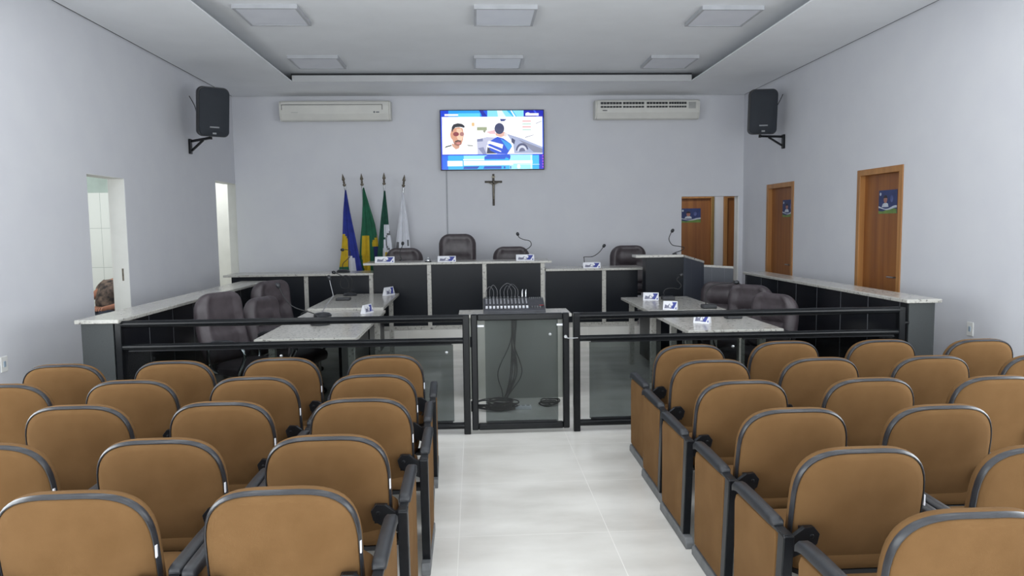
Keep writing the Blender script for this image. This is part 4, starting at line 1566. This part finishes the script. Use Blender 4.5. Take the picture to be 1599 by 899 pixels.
flag('blue, yellow and white flag, leftmost of the four on leaning poles', -1.62, -1.948, 2.40, [(2.16, -1.915, -1.895), (1.84, -1.95, -1.85), (1.50, -1.97, -1.785), (1.21, -2.00, -1.735), (0.96, -2.04, -1.685), (0.72, -2.06, -1.64)], 11.12, c1)
flag('green and yellow flag with dark blue patch, second from the left', -1.58, -1.69, 2.415, [(2.20, -1.668, -1.65), (1.94, -1.68, -1.58), (1.65, -1.70, -1.50), (1.40, -1.73, -1.465), (1.11, -1.75, -1.445), (0.75, -1.76, -1.42)], 11.26, c2)
flag('dark green and white flag with a yellow lower corner, third from the left', -1.35, -1.332, 2.415, [(2.145, -1.335, -1.315), (1.74, -1.393, -1.282), (1.64, -1.405, -1.278), (1.35, -1.44, -1.24), (1.11, -1.468, -1.22), (0.75, -1.49, -1.19)], 11.12, c3)
flag('plain white flag with a small crest, rightmost of the four', -1.29, -1.04, 2.39, [(2.12, -1.085, -1.068), (1.83, -1.125, -1.022), (1.74, -1.14, -1.01), (1.45, -1.18, -0.985), (1.25, -1.203, -0.975), (0.75, -1.24, -0.95)], 11.26, c4)
fs_ = thing('flag_stand', 'round base holding the four flag poles behind the desk', 'flag stand', (-1.455, 11.19, 0.27))
MB().lathe([(0.24, 0), (0.24, 0.02), (0.22, 0.03), (0.10, 0.032)], (0, 0, 0), 24).obj('disc', bronze_m, fs_)


# ------------------------------------------------------------------ desk things
def nameplate(label, loc, rz, w=0.24, h=0.085):
    t = thing('name_plate', label, 'name plate', loc, rz, 'white name plates on the desks and tables')
    mb = MB()
    mb.prism([(-0.030, 0), (0.030, 0), (0.004, h), (-0.004, h)], -w / 2, w / 2, 'X')
    mb.obj('holder', paper_m, t, smooth=0)
    pr = MB()
    def F(u, v, k=0):
        y = -0.030 + 0.026 * v
        return (-w / 2 + u * w, y - 0.0006 - 0.0004 * k, v * h)
    pr.poly([F(0.50, 0.15), F(0.78, 0.15), F(0.96, 0.90), F(0.62, 0.90), F(0.70, 0.62)], 0)
    pr.poly([F(0.10, 0.18, 1), F(0.62, 0.18, 1), F(0.60, 0.50, 1), F(0.44, 0.72, 1), F(0.34, 0.50, 1), F(0.14, 0.62, 1)], 1)
    pr.poly([F(0.42, 0.26, 2), F(0.58, 0.30, 2), F(0.52, 0.62, 2), F(0.44, 0.60, 2)], 2)
    pr.poly([F(0.88, 0.12, 2), F(0.95, 0.12, 2), F(0.95, 0.32, 2), F(0.88, 0.32, 2)], 0)
    pr.obj('print', [blue_m, greyprint_m, paper_m], t, smooth=0)
    return t


ZD = 1.142
nameplate('white name plate on the tall desk in front of the flags', (-1.16, 9.53, ZD), 0, 0.25, 0.078)
nameplate('white name plate on the tall desk in front of the tallest chair', (-0.36, 9.53, ZD), 0, 0.235, 0.075)
nameplate('white name plate at the right end of the tall desk', (0.66, 9.53, ZD), 0, 0.235, 0.080)
nameplate('white name plate on the lower right desk, below a bent microphone', (1.54, 9.56, 1.03), 0, 0.23, 0.075)
nameplate('name plate on the left tables, nearer the railing, turned edge-on', (-1.10, 7.45, 0.735), R(70), 0.17, 0.085)
nameplate('name plate on the left tables, at the corner by the dais, turned edge-on', (-1.07, 9.10, 0.76), R(65), 0.20, 0.10)
nameplate('name plate on the right tables, farthest one, beside a microphone base', (1.965, 8.05, 0.75), R(-18), 0.17, 0.085)
nameplate('name plate on the right tables, middle one', (1.935, 7.12, 0.75), R(-28), 0.14, 0.085)
nameplate('name plate on the right tables, nearest the railing', (1.94, 6.12, 0.75), R(-38), 0.14, 0.085)

be = thing('desk_bell', 'small silver desk bell on the tall desk', 'bell', (-0.605, 9.56, ZD))
MB().lathe([(0.042, 0), (0.044, 0.006), (0.040, 0.012)], n=20).obj('base', steel_m, be)
MB().lathe([(0.038, 0.012), (0.036, 0.028), (0.026, 0.044), (0.010, 0.052)], n=20).obj('dome', chrome_m, be)
MB().lathe([(0.004, 0.050), (0.004, 0.060), (0.008, 0.062), (0.006, 0.068)], n=12).obj('button', chrome_m, be)


def mic(label, loc, path, base='puck', metal=False):
    """path: points relative to the base centre; the last one is the head"""
    t = thing('gooseneck_microphone', label, 'microphone', loc, 0, 'gooseneck microphones')
    if base == 'puck':
        MB().lathe([(0.085, 0), (0.088, 0.012), (0.07, 0.032), (0.03, 0.04)], n=24).obj('base', plastic_m, t)
    elif base == 'box':
        MB().box(-0.07, 0.07, -0.05, 0.05, 0, 0.04).obj('base', plastic_m, t, bevel=0.008)
    else:
        MB().lathe([(0.03, 0), (0.03, 0.01), (0.012, 0.02)], n=16).obj('base', plastic_m, t)
    sp = smoothpts(path, 7)
    MB().tube(sp, 0.005, 8).obj('gooseneck', mat('stem_grey', '#7d7f83', 0.4, noise=20) if metal else cable_m, t, smooth=60)
    hd = Vector(path[-1])
    d = (hd - Vector(sp[-3])).normalized()
    MB().tube([hd - d * 0.025, hd - d * 0.015, hd + d * 0.010, hd + d * 0.025], [0.008, 0.019, 0.021, 0.010], 12).obj('head', plastic_m, t, smooth=60)
    return t


def V(*p):
    return [Vector(q) for q in p]


mic('gooseneck microphone on the lower left desk, in front of the blue and yellow flag', (-1.74, 9.76, 1.012), V((0, 0, 0.03), (0.0, 0, 0.11), (0.06, 0, 0.17), (0.095, 0, 0.21), (0.095, 0, 0.28), (0.06, 0, 0.297), (0.0, 0, 0.297)))
mic('gooseneck microphone behind the desk chair next to the flags', (-0.99, 10.0, ZD), V((-0.0, -0.04, 0.02), (-0.02, -0.03, 0.12), (0.01, 0.0, 0.19), (0.02, 0.0, 0.235)), 'small')
mic('S-bent gooseneck microphone at the right end of the tall desk', (0.66, 9.75, ZD), V((0, 0, 0.02), (0.0, 0, 0.11), (0.07, 0, 0.16), (0.10, 0, 0.20), (0.08, 0, 0.25), (0.0, 0, 0.27), (-0.06, 0, 0.30), (-0.08, 0, 0.345)), 'small')
mic('bent gooseneck microphone on the lower right desk, behind a name plate', (1.47, 9.72, 1.03), V((0, 0, 0.02), (-0.005, 0, 0.12), (0.0, 0, 0.14), (0.11, 0, 0.145), (0.20, 0, 0.20), (0.265, 0, 0.285)), 'small')
mic('curved gooseneck microphone on the lectern', (2.55, 9.2, 1.21), V((0, 0, 0.02), (0.09, 0, 0.05), (0.12, 0, 0.085), (0.06, 0, 0.10), (-0.03, 0, 0.12), (-0.075, 0, 0.19), (-0.055, 0, 0.26), (-0.03, 0, 0.30)), 'small')
mic('gooseneck microphone with a looped neck on the far left table', (-1.55, 9.12, 0.76), V((0, 0, 0.03), (0.03, 0, 0.12), (0.02, 0, 0.22), (-0.06, 0, 0.25), (-0.11, 0, 0.18), (-0.10, 0, 0.10), (-0.02, 0, 0.10), (-0.03, 0, 0.20), (-0.12, 0, 0.26), (-0.19, 0, 0.29)))
mic('gooseneck microphone on the near left table, the farther of its two', (-1.50, 7.22, 0.735), V((0, 0, 0.03), (0.02, 0, 0.08), (0.10, 0, 0.19), (0.11, 0, 0.20), (0.09, 0, 0.30), (0.075, 0, 0.38)), 'puck', True)
mic('gooseneck microphone on the near left table, close to the railing', (-1.39, 6.58, 0.735), V((0, 0, 0.03), (-0.05, 0, 0.10), (-0.22, 0, 0.16), (-0.30, 0, 0.24), (-0.36, 0, 0.36)))
mic('zigzag gooseneck microphone on the right tables, beside the farthest name plate', (2.16, 8.06, 0.75), V((-0.03, 0, 0.03), (-0.05, 0, 0.08), (-0.02, 0, 0.12), (0.06, 0, 0.13), (0.12, 0, 0.12), (0.15, 0, 0.16), (0.10, 0, 0.225), (0.15, 0, 0.275)), 'box')
mic('gooseneck microphone on the right tables, bending over to the middle chair', (2.34, 7.18, 0.75), V((-0.03, 0, 0.03), (-0.03, 0, 0.14), (0.0, 0, 0.20), (0.06, 0, 0.235), (0.20, 0, 0.25), (0.28, 0, 0.255)), 'box')
mic('gooseneck microphone on the right tables, low base closest to the railing', (2.30, 6.38, 0.75), V((0, 0, 0.03), (0.03, 0, 0.06), (0.10, 0, 0.08), (0.16, 0, 0.06)), 'box')
tb = thing('desk_box', 'small black box on the far left table, in front of the looped microphone', 'box', (-1.53, 8.55, 0.76))
MB().box(-0.08, 0.08, -0.055, 0.055, 0, 0.03).obj('body', plastic_m, tb, bevel=0.008)
MB().box(-0.06, 0.06, -0.04, 0.04, 0.028, 0.033).obj('lid', mat('lid_grey', '#3d3f43', 0.3, noise=12), tb, bevel=0.002)

# ------------------------------------------------------------------ person seated in the tiled side room
skin_m = mat('skin', '#b07a62', 0.55, noise=12, col2='#a56f58')
jeans_m = mat('jeans', '#39404f', 0.85, noise=40, col2='#2e3442')
shirt_m = mat('floral_blouse', '#7d6a5f', 0.85, noise=16, col2='#2f2b2c')
hair_m = mat('dark_hair', '#1c1714', 0.6, noise=40)
pp = thing('person', 'person in a dark patterned blouse and jeans, seated in the tiled side room', 'person', (-4.53, 9.08, 0))


def skin_body(name, verts, edges, radii, m, parent, lev=2):
    me = bpy.data.meshes.new(name)
    me.from_pydata(verts, edges, [])
    me.materials.append(m)
    o = bpy.data.objects.new(name, me)
    COL.objects.link(o)
    o.parent = parent
    md = o.modifiers.new('skin', 'SKIN')
    md.use_smooth_shade = True
    for i, r_ in enumerate(radii):
        sv = me.skin_vertices[0].data[i]
        sv.radius = (r_, r_) if not isinstance(r_, tuple) else r_
        sv.use_root = (i == 0)
    s_ = o.modifiers.new('smooth', 'SUBSURF')
    s_.levels = s_.render_levels = lev
    return o


# pelvis .. facing -Y, right hand on the thigh
bv = [(0, 0.0, 0.53), (0.03, 0.05, 0.68), (0.08, 0.10, 0.84), (0.13, 0.14, 0.95), (0.17, 0.16, 1.01), (0.22, 0.18, 1.11), (0.24, 0.18, 1.18),
      (0.09, -0.03, 0.53), (0.10, -0.42, 0.56), (0.10, -0.44, 0.10), (0.10, -0.56, 0.05),
      (-0.09, -0.03, 0.53), (-0.12, -0.42, 0.56), (-0.12, -0.42, 0.10), (-0.12, -0.54, 0.05),
      (0.28, 0.12, 0.90), (0.30, 0.02, 0.72), (0.18, -0.22, 0.69), (0.13, -0.30, 0.675),
      (-0.02, 0.14, 0.93), (-0.14, 0.04, 0.78), (-0.12, -0.20, 0.72), (-0.10, -0.29, 0.685)]
be_ = [(0, 1), (1, 2), (2, 3), (3, 4), (4, 5), (5, 6), (0, 7), (7, 8), (8, 9), (9, 10), (0, 11), (11, 12), (12, 13), (13, 14), (3, 15), (15, 16), (16, 17), (17, 18), (3, 19), (19, 20), (20, 21), (21, 22)]
brd = [0.13, 0.12, 0.13, 0.10, 0.05, 0.085, 0.07, 0.085, 0.06, 0.042, 0.03, 0.085, 0.06, 0.042, 0.03, 0.052, 0.04, 0.028, 0.03, 0.052, 0.04, 0.028, 0.03]
bo_ = skin_body('body', bv, be_, brd, skin_m, pp)
for hx, hy, hz in ((0.13, -0.30, 0.675), (-0.10, -0.29, 0.685)):
    for k_ in range(5):
        a = (k_ - 2) * 0.016
        ln_ = (0.05, 0.078, 0.085, 0.08, 0.062)[k_]
        bs_ = Vector((hx + a, hy - 0.02, hz + 0.008))
        if k_ == 0:
            pts = [bs_, bs_ + Vector((-0.022, -0.02, 0.004)), bs_ + Vector((-0.03, -ln_, -0.012))]
        else:
            pts = [bs_, bs_ + Vector((a * 0.3, -ln_ * 0.55, 0.010)), bs_ + Vector((a * 0.4, -ln_, -0.016))]
        MB().tube(smoothpts(pts, 3), 0.008, 8).obj('finger', skin_m, bo_, smooth=60)
skin_body('jeans', [(0, 0.0, 0.535), (0, 0.02, 0.63), (0.09, -0.03, 0.535), (0.10, -0.42, 0.565), (0.10, -0.44, 0.13), (-0.09, -0.03, 0.535), (-0.12, -0.42, 0.565), (-0.12, -0.42, 0.13)],
          [(0, 1), (0, 2), (2, 3), (3, 4), (0, 5), (5, 6), (6, 7)], [0.15, 0.145, 0.10, 0.075, 0.058, 0.10, 0.075, 0.058], jeans_m, pp)
skin_body('blouse', [(0.015, 0.03, 0.60), (0.05, 0.07, 0.75), (0.10, 0.12, 0.88), (0.15, 0.15, 0.96), (0.28, 0.12, 0.90), (0.295, 0.06, 0.80), (-0.02, 0.14, 0.93), (-0.09, 0.08, 0.85)],
          [(0, 1), (1, 2), (2, 3), (2, 4), (4, 5), (2, 6), (6, 7)], [0.155, 0.15, 0.15, 0.085, 0.075, 0.066, 0.075, 0.066], shirt_m, pp)
hm = MB()
hm.lathe([(0.02, 0.15), (0.07, 0.135), (0.098, 0.08), (0.102, 0.01), (0.095, -0.07)], (0.23, 0.205, 1.12), 18)
hm.obj('hair', hair_m, pp, smooth=60)
st_ = thing('stool', 'plain wooden stool the person sits on', 'stool', (-4.53, 9.10, 0))
MB().box(-0.18, 0.18, -0.17, 0.17, 0.37, 0.40).obj('seat', framewood_m, st_, bevel=0.005)
for x in (-0.15, 0.15):
    for y in (-0.14, 0.14):
        MB().box(x - 0.018, x + 0.018, y - 0.018, y + 0.018, 0, 0.37).obj('leg', framewood_m, st_, smooth=0)
